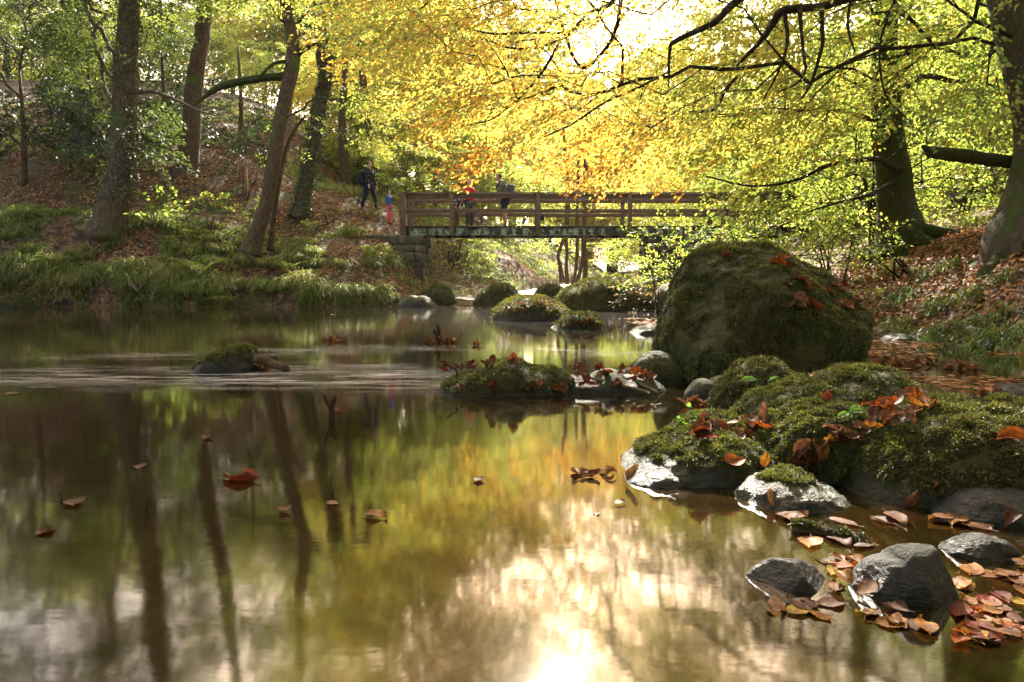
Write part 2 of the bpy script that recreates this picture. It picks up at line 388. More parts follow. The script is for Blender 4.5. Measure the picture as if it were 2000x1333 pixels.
# ------------------------------------------------------------ foliage generators
def leaf_quads(P, D, Nn, L, Wd, fold=.25, curl=.15, six=True, droop=0):
    """P base, D direction, Nn normal, L length array, Wd width ratio"""
    D = unit(D); S = unit(np.cross(Nn, D)); Nn = np.cross(D, S); L = L[:, None]; Wd = (L[:, 0] * Wd)[:, None]
    if six:
        b = P; t = P + D * L - Nn * L * curl
        m1 = P + D * L * .30; m2 = P + D * L * .68 - Nn * L * curl * .4
        up = Nn * Wd * fold
        r1 = m1 + S * Wd * .46 + up; r2 = m2 + S * Wd * .40 + up; l1 = m1 - S * Wd * .46 + up; l2 = m2 - S * Wd * .40 + up
        V = np.stack([b, r1, r2, t, l2, l1], 1).reshape(-1, 3); o = (np.arange(len(P)) * 6)[:, None]
        F = np.concatenate([o + np.array([[0, 1, 2, 3]]), o + np.array([[0, 3, 4, 5]])])
        return V, F, 6
    b = P; t = P + D * L; m = P + D * L * .45
    V = np.stack([b, m + S * Wd * .5 + Nn * Wd * fold * .5, t, m - S * Wd * .5 + Nn * Wd * fold * .5], 1).reshape(-1, 3)
    return V, np.arange(len(P) * 4).reshape(-1, 4), 4
PAL = np.array([[.10, .17, .025], [.28, .37, .05], [.52, .52, .10], [.72, .54, .08], [.80, .38, .05], [.50, .17, .04]])
def palette(t, pal=PAL):
    t = np.clip(t, 0, 1) * (len(pal) - 1); k = np.clip(t.astype(int), 0, len(pal) - 2); f = (t - k)[:, None]
    return pal[k] * (1 - f) + pal[k + 1] * f
DARK = np.array([[.012, .022, .006], [.03, .05, .011], [.07, .10, .02], [.13, .15, .035]])
def sprays(P, D, L, K, ls, tone, rg, six=True, pal=PAL, tsd=.09, flat=.35, wr=.62, spread=.5):
    """flat fans of K leaves each"""
    N = len(P); D = D.copy(); D[:, 2] = D[:, 2] * .35 - .08; D = unit(D)
    up = unit(np.array([[0, 0, 1.]]) + rg.normal(0, flat, (N, 3))); S = unit(np.cross(up, D)); up = np.cross(D, S)
    t = (np.arange(K)[None] + rg.random((N, K))) / K; sg = np.where(np.arange(K)[None] % 2 == 0, 1, -1) * np.ones((N, 1))
    wd = (1 - t * .55) * rg.random((N, K)) ** .7 * spread
    ll = L[:, None]
    pos = P[:, None] + D[:, None] * (t * ll)[..., None] + S[:, None] * (sg * wd * ll)[..., None] \
        + up[:, None] * (rg.normal(0, .05, (N, K)) * ll)[..., None]
    pos[..., 2] -= (t ** 2 + wd) * ll * .18
    d = D[:, None] * .8 + S[:, None] * (sg * (.3 + wd))[..., None] + rg.normal(0, .25, (N, K, 3)); d[..., 2] -= .15
    nn = up[:, None] + rg.normal(0, .45, (N, K, 3))
    n = N * K; lsz = ls * rg.uniform(.65, 1.2, n)
    V, F, k = leaf_quads(pos.reshape(-1, 3), d.reshape(-1, 3), nn.reshape(-1, 3), lsz, wr, six=six)
    tt = np.repeat(tone, K) + rg.normal(0, tsd, n)
    col = palette(tt, pal) * rg.uniform(.8, 1.15, n)[:, None]
    # twig axes
    tip = P + D * L[:, None]; tip[:, 2] -= L * .18; mid = P + D * L[:, None] * .5; mid[:, 2] -= L * .045
    A = [P, mid]; B = [mid, tip]
    for s in (-1, 1):
        for f in (.25, .5):
            a = P + D * (L * f)[:, None]; a[:, 2] -= L * f * f * .18
            b = a + (D * .5 + S * s) * (L * .42 * (1 - f * .5))[:, None]; b[:, 2] -= L * .08; A.append(a); B.append(b)
    return V, F, np.repeat(col, k, 0), (np.concatenate(A), np.concatenate(B))
def grow(skel, pts, bf=.35, seg=.35, jit=.05, rg=rng, sag=.0):
    """skel: list of (polyline) already connected; returns nodes,parents"""
    P = []; par = []; path = []
    for pl in skel:
        for k, p in enumerate(pl):
            p = np.asarray(p, float)
            if k == 0:
                if not P: j = -1; pa = 0
                else:
                    dd = np.linalg.norm(np.array(P) - p, axis=1); j = int(dd.argmin()); pa = path[j] + dd[j]
            else: j = len(P) - 1; pa = path[j] + np.linalg.norm(p - P[j])
            P.append(p); par.append(j); path.append(pa)
    base = np.array(P); n0 = len(P)
    dmin = np.array([np.linalg.norm(base - q, axis=1).min() for q in pts]); pts = pts[np.argsort(dmin)]
    cap = n0 + len(pts) * 14; A = np.zeros((cap, 3)); A[:n0] = base; pp = np.zeros(cap); pp[:n0] = path
    pr = np.full(cap, -1, int); pr[:n0] = par; n = n0; tips = []
    for q in pts:
        dd = np.linalg.norm(A[:n] - q, axis=1); j = int((dd + bf * pp[:n]).argmin()); L = dd[j]
        m = int(min(10, max(1, round(L / seg)))); a = A[j]
        for k in range(1, m + 1):
            f = k / m; p = a * (1 - f) + q * f
            if k < m: p = p + rg.normal(0, jit * min(L, 2), 3) * [1, 1, .7]; p[2] += math.sin(f * math.pi) * L * .10
            A[n] = p; pr[n] = j if k == 1 else n - 1; pp[n] = pp[pr[n]] + np.linalg.norm(p - A[pr[n]]); n += 1
        tips.append(n - 1)
    return A[:n], pr[:n], np.array(tips), n0
def radii(A, pr, tips, rt=.004, pw=.5, n0=0, rmax=.2):
    wgt = np.zeros(len(A)); wgt[tips] = 1
    for k in range(len(A) - 1, 0, -1):
        if pr[k] >= 0: wgt[pr[k]] += wgt[k]
    return np.minimum(rt * np.maximum(wgt, 1) ** pw, rmax)
def skel_mesh(A, pr, r, sides=5, skip=0):
    k = np.arange(len(A)); k = k[(pr >= 0) & (k >= skip)]
    a = A[pr[k]]; b = A[k]; ra = np.minimum(r[pr[k]], r[k] * 1.35); d = unit(b - a)
    return tubes(a, b + d * r[k][:, None] * .3, ra, r[k], sides)

def crown_tree(name, label, trunkP, trunkR, pts, skel=(), tmat=M_bark, leafsz=.075, K=34, L=(.5, .8), tone=.4, tsd=.09, six=True,
               bf=.35, seed=0, group=None, cat='tree', lmat=M_leaf, pal=PAL, tone_fn=None, rt=.004, sides=18, ridge=.25, amp=.12, twigs=True,
               rmax=.09, flat=.35, spread=.5, tn=30, brmat=None, extra=None, twr=.0022, attach=None):
    rg = np.random.default_rng(100 + seed); base = np.array(trunkP[0], float)
    root = empty(name, base, label, cat, group)
    V, F = loft(trunkP, trunkR, sides, tn, amp, 3, seed, ridge=ridge)
    obj('trunk', V - base, F, tmat, root, sm=True)
    tp = cr(np.array(trunkP, float), max(12, len(trunkP) * 4)); tp = tp[int(len(tp) * (.35 if attach is None else attach)):]
    sk = [tp] + [cr(np.array(s, float)[:, :3], len(s) * 4) for s in skel]
    A, pr, tips, n0 = grow(sk, pts, bf, rg=rg)
    r = radii(A, pr, tips, rt, .5, rmax=rmax)
    V, F = skel_mesh(A, pr, r, 5, len(tp))
    parts = [(V, F)]
    for s in skel:
        if len(s[0]) > 3:
            s = np.array(s, float); parts.append(loft(s[:, :3], s[:, 3], 9, len(s) * 6, .15, 8, seed))
    V, F = merge(parts); obj('branches', V - base, F, brmat or tmat, root, sm=True)
    dirs = A[tips] - A[pr[tips]]; dirs = unit(dirs + unit(A[tips] - tp.mean(0)) * .6 * np.linalg.norm(dirs, axis=1, keepdims=True))
    tt = tone_fn(A[tips]) if tone_fn else np.full(len(tips), tone); tt = tt + rg.normal(0, .07, len(tips))
    Ls = rg.uniform(L[0], L[1], len(tips))
    V, F, col, (ta, tb) = sprays(A[tips], dirs, Ls, K, leafsz, tt, rg, six, pal, tsd, flat, spread=spread)
    cr_ = obj('crown', V - base, F, lmat, root, col=col)
    if twigs:
        n = len(ta); V, F = tubes(ta, tb, np.full(n, twr), np.full(n, twr * .6), 3); obj('twigs', V - base, F, M_twig, cr_)
    if extra: extra(root, base)
    return root
def tpath(pts, D):
    """[(px,py,width_px)] at depth D -> points, radii"""
    P = []; r = []
    for t in pts:
        d = t[3] if len(t) > 3 else D; P.append(at(t[0], t[1], d)); r.append(t[2] / 2 / FPX * d)
    return P, r
def blob(c, rad, n, rg, hollow=.5):
    v = unit(rg.normal(0, 1, (n, 3))) * (hollow + (1 - hollow) * rg.random((n, 1)) ** .6); return np.asarray(c) + v * np.asarray(rad)
def ivy_on(P, r, n, ls, rg, pal=DARK, rad=1.15, spreadr=.35, t0=0, t1=1):
    PR = cr(np.column_stack([P, r]), 60); k = rg.integers(int(t0 * 59), int(t1 * 59) + 1, n); an = rg.uniform(0, 2 * math.pi, n)
    rr = PR[k, 3] * (rad + spreadr * rg.random(n) ** 2); d = np.column_stack([np.cos(an), np.sin(an), np.zeros(n)])
    pos = PR[k, :3] + d * rr[:, None] + np.column_stack([np.zeros(n), np.zeros(n), rg.uniform(-.15, .15, n)])
    dd = d * .5 + rg.normal(0, .5, (n, 3)); dd[:, 2] -= .8
    V, F, kk = leaf_quads(pos, dd, d + rg.normal(0, .4, (n, 3)), ls * rg.uniform(.6, 1.2, n), .9, six=False)
    return V, F, np.repeat(palette(rg.random(n), pal), kk, 0)
#@@PART2
# ------------------------------------------------------------ trees on the left bank
rT = np.random.default_rng(21)
def ptsbox(px0, px1, py0, py1, d0, d1, n, rg, fn=None):
    out = []
    while len(out) < n:
        a, b, c = rg.uniform(px0, px1), rg.uniform(py0, py1), rg.uniform(d0, d1)
        if fn is None or fn(a, b, c): out.append(at(a, b, c))
    return np.array(out)

P, r = tpath([(208, 470, 78), (220, 412, 60), (235, 340, 46), (243, 240, 44), (247, 130, 42), (252, 20, 38), (250, -150, 34), (262, -400, 22)], 21.2)
def ivy1(root, base):
    V, F, col = ivy_on(P1, r1, 4200, .07, rT, DARK, 1.0, .5, .2, .9); obj('ivy', V - base, F, M_holly, root, col=col)
P1, r1 = P, r
pts = np.vstack([ptsbox(120, 350, -260, 330, 19.8, 23.5, 210, rT, lambda a, b, c: not (215 < a < 275 and b > 40 and rT.random() < .95) and (b < 130 or rT.random() < .3) and not (a > 290 and b > 60)),
                 ptsbox(-160, 295, -450, -150, 19, 24, 260, rT), ptsbox(265, 320, 190, 300, 20.3, 21.6, 16, rT)])
crown_tree('ivy_clad_tree', 'thick ivy-clad tree with dark small-leaved foliage at the left riverbank edge', P, r, pts, tmat=M_bark, leafsz=.10, K=120,
           L=(.8, 1.2), tone=.45, pal=DARK * [1.6, 1.5, 1.2], lmat=M_leaf, seed=1, six=False, extra=ivy1, ridge=.35, rt=.007, sides=22,
           skel=[[at(256, 182, 21.2).tolist() + [.07], at(300, 180, 21).tolist() + [.05], at(345, 196, 20.8).tolist() + [.04], at(385, 215, 20.6).tolist() + [.03], at(425, 228, 20.6).tolist() + [.015]]])

P, r = tpath([(363, 356, 66), (366, 335, 44), (371, 280, 35), (377, 200, 32), (385, 130, 30), (396, 60, 28), (402, -20, 27), (415, -300, 16)], 25.4)
crown_tree('tall_tree', 'tall straight tree with scarred brown bark, second large trunk from the left', P, r,
           np.vstack([ptsbox(300, 520, -330, 10, 23.5, 28, 70, rT), ptsbox(440, 720, -400, -60, 20, 25, 150, rT)]), leafsz=.11, K=90, L=(.8, 1.3), tone=.25, seed=2, six=False, rt=.007)

P, r = tpath([(488, 497, 44), (496, 470, 33), (514, 420, 27), (531, 340, 26), (545, 250, 26), (562, 170, 26), (573, 110, 27), (566, 50, 22), (555, -20, 20), (548, -250, 12)], 20.3)
sk3 = [[at(571, 118, 20.3).tolist() + [.12], at(590, 98, 20.2).tolist() + [.09], at(625, 85, 20).tolist() + [.06], at(680, 70, 19.8).tolist() + [.03]],
       [at(556, 150, 20.3).tolist() + [.13], at(520, 152, 20.4).tolist() + [.11], at(470, 160, 20.6).tolist() + [.11], at(430, 170, 20.8).tolist() + [.10], at(405, 186, 21).tolist() + [.07], at(380, 205, 21).tolist() + [.03]],
       [at(560, 120, 20.3).tolist() + [.06], at(535, 125, 20).tolist() + [.05], at(505, 152, 19.8).tolist() + [.03]]]
pts3 = np.vstack([ptsbox(410, 720, -140, 200, 18.4, 22.5, 120, rT, lambda a, b, c: b < 10 + (a - 410) * .3), ptsbox(700, 830, 0, 290, 19, 22, 60, rT)])
def tone3(A): return .24 + .0 * A[:, 0] + np.clip((A[:, 0] + 6.5) * .035, -.1, .3)
crown_tree('leaning_beech', 'slender curved beech leaning right over the pool with bright yellow-green leaves', P, r, pts3, skel=sk3, leafsz=.095, K=80,
           L=(.6, 1.1), tone_fn=tone3, seed=3, rt=.006, six=False, ridge=.15, brmat=M_barkmoss)

P, r = tpath([(528, 492, 14), (532, 450, 10), (541, 380, 9), (556, 300, 8), (575, 255, 7), (598, 225, 4)], 20.8)
crown_tree('bent_sapling', 'thin bent sapling standing just behind the slender leaning beech', P, r, ptsbox(520, 640, 180, 330, 20, 22, 16, rT),
           leafsz=.075, K=26, L=(.35, .6), tone=.2, seed=4, six=False, sides=8, tn=16, ridge=0, rt=.004)

P, r = tpath([(583, 425, 50), (590, 400, 32), (600, 345, 27), (610, 290, 27), (622, 220, 26), (634, 160, 24), (640, 110, 22), (655, 50, 18), (668, -40, 14), (690, -200, 8)], 24.3)
P4, r4 = P, r
def ivy4(root, base):
    V, F, col = ivy_on(P4, r4, 3800, .08, rT, DARK, 1.0, .35, .06, .75); obj('ivy', V - base, F, M_holly, root, col=col)
crown_tree('ivy_speckled_tree', 'leaning tree speckled with ivy leaves just left of the path to the bridge', P, r,
           np.vstack([ptsbox(560, 840, -150, 290, 22.5, 27, 130, rT, lambda a, b, c: b < 290 - abs(a - 730) * .4 and not (a < 690 and b > 10))]), leafsz=.11, K=80, L=(.7, 1.2),
           tone_fn=lambda A: .3 + np.clip((A[:, 0] + 6) * .05, -.1, .25), seed=5, six=False, rt=.006, extra=ivy4,
           skel=[[at(634, 150, 24.3).tolist() + [.12], at(622, 110, 24.3).tolist() + [.1], at(628, 85, 24.3).tolist() + [.05]],
                 [at(648, 75, 24.3).tolist() + [.08], at(690, 110, 24).tolist() + [.06], at(735, 125, 24).tolist() + [.03]]])

P, r = tpath([(680, 395, 30), (676, 370, 19), (672, 320, 17), (668, 250, 15), (674, 120, 12), (680, -60, 8)], 31.5)
crown_tree('dark_trunk_tree', 'dark straight tree beside the upper path, behind the ivy-speckled tree', P, r, ptsbox(600, 800, -100, 260, 30, 35, 80, rT),
           leafsz=.13, K=44, L=(.9, 1.5), tone=.35, seed=6, six=False, rt=.007, tn=18)
P, r = tpath([(728, 400, 24), (733, 350, 18), (728, 280, 16), (712, 180, 14), (700, 60, 12), (690, -60, 8)], 30)
crown_tree('forked_path_tree', 'narrow dark tree rising behind the walker in dark clothes', P, r, ptsbox(690, 900, 0, 330, 28, 34, 80, rT),
           leafsz=.13, K=44, L=(.9, 1.4), tone=.5, seed=7, six=False, rt=.006, tn=18)
P, r = tpath([(150, 262, 30), (152, 160, 17), (151, 80, 16), (155, 0, 15), (160, -150, 12)], 33)
crown_tree('pale_trunk_tree', 'pale slim trunk in a gap between the dark evergreens at the far left', P, r, ptsbox(80, 260, -200, 20, 31, 36, 50, rT),
           tmat=M_pale, leafsz=.13, K=40, L=(.9, 1.4), tone=.35, seed=8, six=False, tn=18)

# holly and evergreen masses
def holly(name, label, bx, by, D, boxes, seed, ls=.12, pal=DARK, group=None, K=70):
    rg = np.random.default_rng(seed); x, y = at(bx, by, D)[:2]; z = H1(x, y) - .1
    pts = np.vstack([ptsbox(*b, rg) for b in boxes]); pts[:, 2] = np.maximum(pts[:, 2], H(pts[:, 0], pts[:, 1]) + .2)
    tp = [(x, y, z), (x + .1, y, z + 1.5), (x, y + .1, z + 4)]
    return crown_tree(name, label, tp, [.12, .09, .04], pts, leafsz=ls, K=K, L=(.6, 1.0), tone=.35, pal=pal, lmat=M_holly, seed=seed, six=False,
                      tsd=.3, flat=.9, sides=8, tn=10, ridge=0, rt=.005, attach=.1, group=group, cat='shrub' if 'bush' in name else 'tree')
holly('holly_tree', 'big dark glossy holly filling the upper left corner', 40, 250, 24, [(-260, 130, -180, 230, 22.8, 26, 330), (-60, 190, 180, 300, 22.6, 24.5, 90)], 31)
holly('holly_bush', 'greyish holly bush on the slope left of the ivy-clad tree', 175, 290, 26.5, [(110, 215, 150, 300, 25.5, 27.5, 70)], 32)
holly('evergreen_bush', 'dark evergreen bush behind the tall straight tree', 470, 330, 28.5, [(330, 540, 150, 330, 27.5, 30, 110)], 33, .13)
holly('evergreen_thicket_bush', 'leafy evergreen bush between the ivy-clad tree and the tall tree', 320, 300, 27, [(270, 350, 60, 290, 26.5, 28.5, 90)], 34, .12, DARK * 1.5)

# ------------------------------------------------------------ right bank trees
P, r = tpath([(2017, 560, 184, 8.0), (2017, 480, 170, 8.0), (2032, 415, 142, 8.0), (2044, 350, 121, 8.0), (2050, 270, 112, 8.0), (2038, 180, 110, 8.0), (2020, 90, 112, 8.0), (1998, 0, 110, 8.0), (1982, -130, 103, 8.0), (1967, -330, 82, 8.0), (1947, -600, 55, 8.0)], 8.0)
def br(*a): return [at(p[0], p[1], p[2]).tolist() + [p[3] / 2 / FPX * p[2]] for p in a]
skA = [
 br((1940, -300, 8.1, 36.0), (1760, -180, 8.1, 21.6), (1560, -70, 7.7, 15.6), (1442, 0, 8, 15.2), (1394, 45, 8, 12.0), (1322, 79, 8, 9.6), (1308, 100, 8, 6.4), (1306, 170, 8, 3.2)),
 br((1945, -230, 8.1, 36.0), (1800, -60, 7, 20.4), (1700, -12, 7.3, 14.4), (1641, 2, 7.4, 16.0), (1604, 13, 7.5, 13.6), (1532, 21, 7.6, 16.0), (1510, 45, 7.7, 13.6), (1487, 79, 7.8, 9.6), (1439, 129, 8, 4.8)),
 br((1604, 10, 7.5, 9.6), (1606, 60, 7.5, 8.0), (1605, 94, 7.5, 7.2), (1585, 161, 7.6, 5.6), (1566, 193, 7.6, 4.0)),
 br((1532, 22, 7.6, 8.8), (1538, 82, 7.6, 6.4), (1521, 139, 7.7, 4.8), (1487, 202, 7.8, 2.4)),
 br((1562, 17, 7.5, 8.0), (1566, 70, 7.5, 6.4), (1572, 124, 7.5, 5.6), (1574, 134, 7.5, 5.6), (1560, 161, 7.5, 4.8), (1521, 180, 7.5, 3.2)),
 br((1665, -20, 7.3, 6.4), (1656, 49, 7.3, 4.8), (1669, 101, 7.3, 3.2)),
 br((1765, -40, 7.1, 7.2), (1725, 60, 7.2, 4.8), (1718, 120, 7.2, 4.0), (1732, 190, 7.3, 3.2), (1780, 240, 7.4, 2.4)),
 br((1439, 150, 8, 5.6), (1416, 178, 8, 7.2), (1394, 214, 8.1, 6.4), (1345, 219, 8.2, 3.2)),
 br((1930, -380, 8.1, 30.0), (1600, -260, 8, 20.4), (1350, -170, 9, 14.4), (1225, -60, 9.5, 12.8), (1213, 0, 9.5, 9.6), (1205, 50, 9.6, 8.0), (1186, 91, 9.7, 7.2), (1151, 129, 9.8, 6.4), (1136, 131, 9.8, 6.4), (1120, 112, 9.8, 6.4), (1102, 63, 9.8, 5.6), (1083, -5, 9.8, 4.0)),
 br((1225, -60, 9.5, 9.6), (1197, 3, 9.7, 8.8), (1144, 31, 10, 7.2), (1109, 70, 10.2, 6.4), (1050, 93, 10.4, 4.8), (997, 94, 10.6, 4.0), (952, 79, 10.8, 3.2)),
 br((1096, 76, 10.2, 4.8), (1067, 129, 10.4, 5.6), (1032, 175, 10.6, 4.8), (997, 206, 10.8, 4.0), (959, 234, 11, 3.2), (910, 245, 11.2, 2.4)),
 br((1102, 65, 10.2, 4.8), (1032, 64, 10.5, 4.8), (952, 65, 11, 4.0), (868, 42, 11.5, 2.4)),
 br((1308, 140, 8.2, 4.0), (1240, 175, 9, 4.8), (1181, 201, 9.6, 4.8), (1113, 245, 10.2, 4.0), (1050, 273, 10.6, 2.4)),
 br((1920, -420, 8.1, 30.0), (1500, -420, 9, 21.6), (1150, -330, 11, 14.4), (980, -190, 12, 11.2), (900, -60, 12.6, 6.4), (820, 20, 13, 3.2))]
def inhole(a, b):      # openings to the sky between the boughs above the frame
    return (1065 < a < 1195 and b < -50) or (1490 < a < 1570 and b < -100 and b > -260) or (a < 900 and b < -200)
def fA(a, b, c):
    lo = np.interp(a, [680, 760, 850, 950, 1050, 1200, 1350, 1500, 1700, 1850, 1990], [60, 150, 225, 300, 330, 330, 310, 280, 240, 210, 320])
    return b < lo and not inhole(a, b) and not (b > lo - 90 and c < 9 and a < 1200)
ptsA = ptsbox(690, 1990, -330, 370, 7.0, 14.5, 1150, rT, fA)
def sungap(P):      # thin the boughs where sunbeams reach the boulder, the near rocks and the right bank
    sv = np.array(sd[:]); L = P - sv * ((P[:, 2:3] - .5) / sv[2]); u = rT.random(len(P))
    near = ((L[:, 0] > .9) & (L[:, 0] < 2.4) & (L[:, 1] > 3.4) & (L[:, 1] < 5)) | ((L[:, 0] > .4) & (L[:, 0] < 1.9) & (L[:, 1] > 1.5) & (L[:, 1] < 2.9)); rbk = (L[:, 0] > 4.2) & (L[:, 0] < 8) & (L[:, 1] > 5) & (L[:, 1] < 11)
    return P[~((near & (u < .8)) | (rbk & (u < .5)))]
ptsA = np.vstack([sungap(ptsA), ptsbox(560, 1045, -420, -30, 11, 17, 330, rT), sungap(ptsbox(1195, 1500, -380, -40, 12.5, 20, 420, rT)), ptsbox(860, 1050, -380, -40, 14, 20, 200, rT)])
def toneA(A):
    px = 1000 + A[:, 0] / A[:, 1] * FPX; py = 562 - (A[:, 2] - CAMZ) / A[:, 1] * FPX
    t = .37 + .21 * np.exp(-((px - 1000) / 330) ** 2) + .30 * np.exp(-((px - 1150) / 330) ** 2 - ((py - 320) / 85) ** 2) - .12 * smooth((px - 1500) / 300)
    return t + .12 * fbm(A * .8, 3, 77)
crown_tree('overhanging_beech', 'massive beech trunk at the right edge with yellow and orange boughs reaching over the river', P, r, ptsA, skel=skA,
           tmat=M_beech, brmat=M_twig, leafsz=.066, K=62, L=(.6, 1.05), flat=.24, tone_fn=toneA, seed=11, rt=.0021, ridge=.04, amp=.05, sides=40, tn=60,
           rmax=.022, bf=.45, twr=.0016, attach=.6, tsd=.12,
           extra=lambda root, base: [obj('moss', *_mv(base), M_moss, root, col=_mv.col)] if False else None)
P, r = tpath([(1764, 492, 150), (1762, 468, 95), (1757, 430, 76), (1748, 370, 64), (1739, 310, 60), (1733, 250, 56), (1728, 160, 48), (1730, 40, 40), (1740, -160, 26)], 11.5)
skB = [br((1770, 335, 11.4, 20), (1735, 322, 11, 13), (1705, 311, 10.6, 10), (1622, 322, 10.4, 8), (1555, 352, 10.2, 6), (1469, 364, 10.2, 4), (1379, 345, 10.2, 3)),
       br((1755, 250, 11.4, 16), (1690, 230, 11, 9), (1620, 215, 11, 6), (1500, 222, 11, 4), (1400, 224, 11, 3)),
       br((1755, 350, 11.4, 12), (1700, 380, 10.8, 8), (1640, 395, 10.6, 5), (1560, 420, 10.4, 3)),
       br((1740, 120, 11.5, 18), (1810, 90, 11.5, 10), (1900, 110, 11, 6), (1990, 90, 11, 4)),
       br((1738, 200, 11.5, 18), (1800, 150, 12, 12), (1880, 160, 12.5, 8), (1960, 140, 13, 4))]
ptsB = np.vstack([ptsbox(1380, 1990, 20, 420, 9.6, 14.5, 330, rT, lambda a, b, c: (a > 1500 or b > 150) and b < (340 if a < 1580 else 440) and not (1690 < a < 1800 and c < 11.6 and b > 250)),
                  ptsbox(1450, 1700, 320, 400, 9.6, 12, 20, rT)])
crown_tree('mossy_beech', 'moss-covered beech on the right bank with long drooping green branches', P, r, ptsB, skel=skB, tmat=M_barkmoss, brmat=M_twig, leafsz=.072,
           K=40, L=(.5, .9), tone_fn=lambda A: .20 + .12 * fbm(A * .7, 3, 79) + .22 * np.exp(-((A[:, 0] - 4.2) / 1.2) ** 2 - ((A[:, 2] - 3.0) / .6) ** 2), seed=12, rt=.0028, ridge=.05, amp=.16, sides=26,
           bf=.4, twr=.0018)
def _thin(k):
    pass
# fallen mossy limb wedged behind the big trunk
L1 = br((1985, 318, 8.3, 24), (1930, 312, 8.3, 25), (1870, 303, 8.3, 26), (1825, 299, 8.4, 24), (1812, 292, 8.4, 14), (1800, 285, 8.4, 5))
L1 = np.array(L1); V, F = loft(L1[:, :3], L1[:, 3], 12, 26, .25, 10, 5)
# it is a bough of the big beech: parent to it
rootA = bpy.data.objects['overhanging_beech']; bA = np.array(rootA.location)
lo_ = obj('broken_limb', V - bA, F, M_barkmoss, rootA, sm=True); lo_['label'] = 'broken horizontal limb thick with moss'

# hazel clump and low leafy shrubs by the right-hand end of the bridge
def bush(name, label, x, y, stems, boxes, seed, ls=.06, K=30, L=(.25, .5), tone=.2, pal=PAL, h=2.2, lean=.3, group=None, lmat=M_leaf, r0=.02, attach=.3, cat='shrub', n0=None, zoff=0):
    rg = np.random.default_rng(seed); z = H1(x, y) - .05 + zoff; root = empty(name, (x, y, z), label, cat, group); base = np.array([x, y, z])
    pts = np.vstack([ptsbox(*b, rg) if not isinstance(b, np.ndarray) else b for b in boxes]); sk = []; parts = []
    c = pts.mean(0)
    for k in range(stems):
        tgt = base + np.array([rg.normal(0, lean), rg.normal(0, lean), h * rg.uniform(.6, 1.1)]) + (c - base) * [.3, .3, 0]
        b0 = base + np.array([rg.normal(0, .08), rg.normal(0, .08), 0]); m = (b0 + tgt) / 2 + rg.normal(0, .06, 3)
        s = [b0, m, tgt]; sk.append(cr(s, 10)); parts.append(loft(s, [r0, r0 * .7, r0 * .3], 6, 12, .1, 8, k))
    A, pr, tips, n0_ = grow(sk, pts, .4, rg=rg); rr = radii(A, pr, tips, .0025, .5, rmax=r0 * .6)
    parts.append(skel_mesh(A, pr, rr, 4, 0)); V, F = merge(parts); obj('stems', V - base, F, M_twig, root, sm=True)
    dr = unit(A[tips] - A[pr[tips]] + unit(A[tips] - base) * .3)
    V, F, col, _ = sprays(A[tips], dr, rg.uniform(L[0], L[1], len(tips)), K, ls, tone + rg.normal(0, .08, len(tips)), rg, False, pal, flat=.4)
    obj('foliage', V - base, F, lmat, root, col=col); return root
x, y = at(1705, 478, 12.5)[:2]
bush('hazel_shrub', 'many-stemmed hazel with thin bare stems left of the mossy beech', x, y, 9, [(1590, 1740, 230, 430, 11.8, 13.6, 70)], 41, h=2.4, lean=.35, r0=.022)
bush('leafy_shrub', 'low spreading shrub with pale green leaves in front of the stone pier', 2.9, 13.2, 6, [(1240, 1480, 440, 560, 12.0, 14, 110)], 42, h=1.4, lean=.3, ls=.055, K=26, tone=.16)
bush('leafy_shrub', 'bright green shrub with spreading tiers of leaves just behind the mossy boulder', 4.9, 10.4, 6, [(1430, 1640, 420, 520, 9.6, 12, 110)], 43, h=1.2, lean=.35, ls=.06, K=26, tone=.2)
bush('leafy_shrub', 'light green sapling shrub hanging over the bridge railing on the right', 4.4, 12.2, 5, [(1400, 1640, 330, 440, 11, 13.5, 60)], 44, h=2.3, lean=.5, ls=.06, K=28, tone=.17)
bush('leafy_shrub', 'sunlit shrub at the foot of the slope right of the mossy boulder', 5.5, 9.6, 5, [(1600, 1760, 430, 520, 9, 11, 60)], 45, h=.7, ls=.05, K=24, tone=.22)
bush('leafy_shrub', 'yellow-green bush on the far right slope behind the mossy beech', 9.5, 14.5, 6, [(1790, 1960, 290, 430, 12.5, 16, 110)], 46, h=2, ls=.08, K=34, tone=.24)
bush('bramble_shrub', 'straggly brown-leaved bramble on the low bank right of the long mossy boulder', 4.0, 16.2, 7, [(1215, 1320, 545, 610, 15, 17, 60)], 47, h=.5, ls=.06, K=20, tone=.5, L=(.2, .4), pal=np.array([[.05, .07, .015], [.12, .12, .03], [.2, .1, .04], [.16, .07, .03]]))
bush('leafy_shrub', 'small bright shrub standing in front of the pier foot', 3.6, 15.2, 4, [(1260, 1330, 500, 560, 14.5, 16, 26)], 48, h=.8, ls=.06, K=24, tone=.3)
# left-bank shrubs
def lb(px, D): return at(px, 400, D)[0], D
x, y = lb(415, 22); bush('leafy_shrub', 'broad low green shrub on the left bank top between the two biggest trunks', x, y, 6, [(330, 510, 385, 475, 21, 23, 110)], 51, h=.8, ls=.06, K=28, tone=.08)
x, y = lb(310, 20.6); bush('maple_sapling', 'young maple sapling with large lobed green and yellow leaves on the grassy bank', x, y, 2, [(270, 350, 375, 460, 20.2, 21, 12)], 52, h=1.1, ls=.17, K=7, tone=.15, L=(.3, .5), cat='sapling')
x, y = lb(700, 25.5); bush('leafy_shrub', 'green shrub beside the path left of the girl in the blue coat', x, y, 6, [(640, 760, 400, 460, 24.5, 26.5, 70)], 53, h=.8, ls=.07, K=28, tone=.15)
x, y = lb(640, 23.5); bush('leafy_shrub', 'sunny shrub at the foot of the ivy-speckled tree', x, y, 5, [(600, 700, 430, 480, 22.6, 24, 40)], 54, h=.5, ls=.06, K=26, tone=.2)
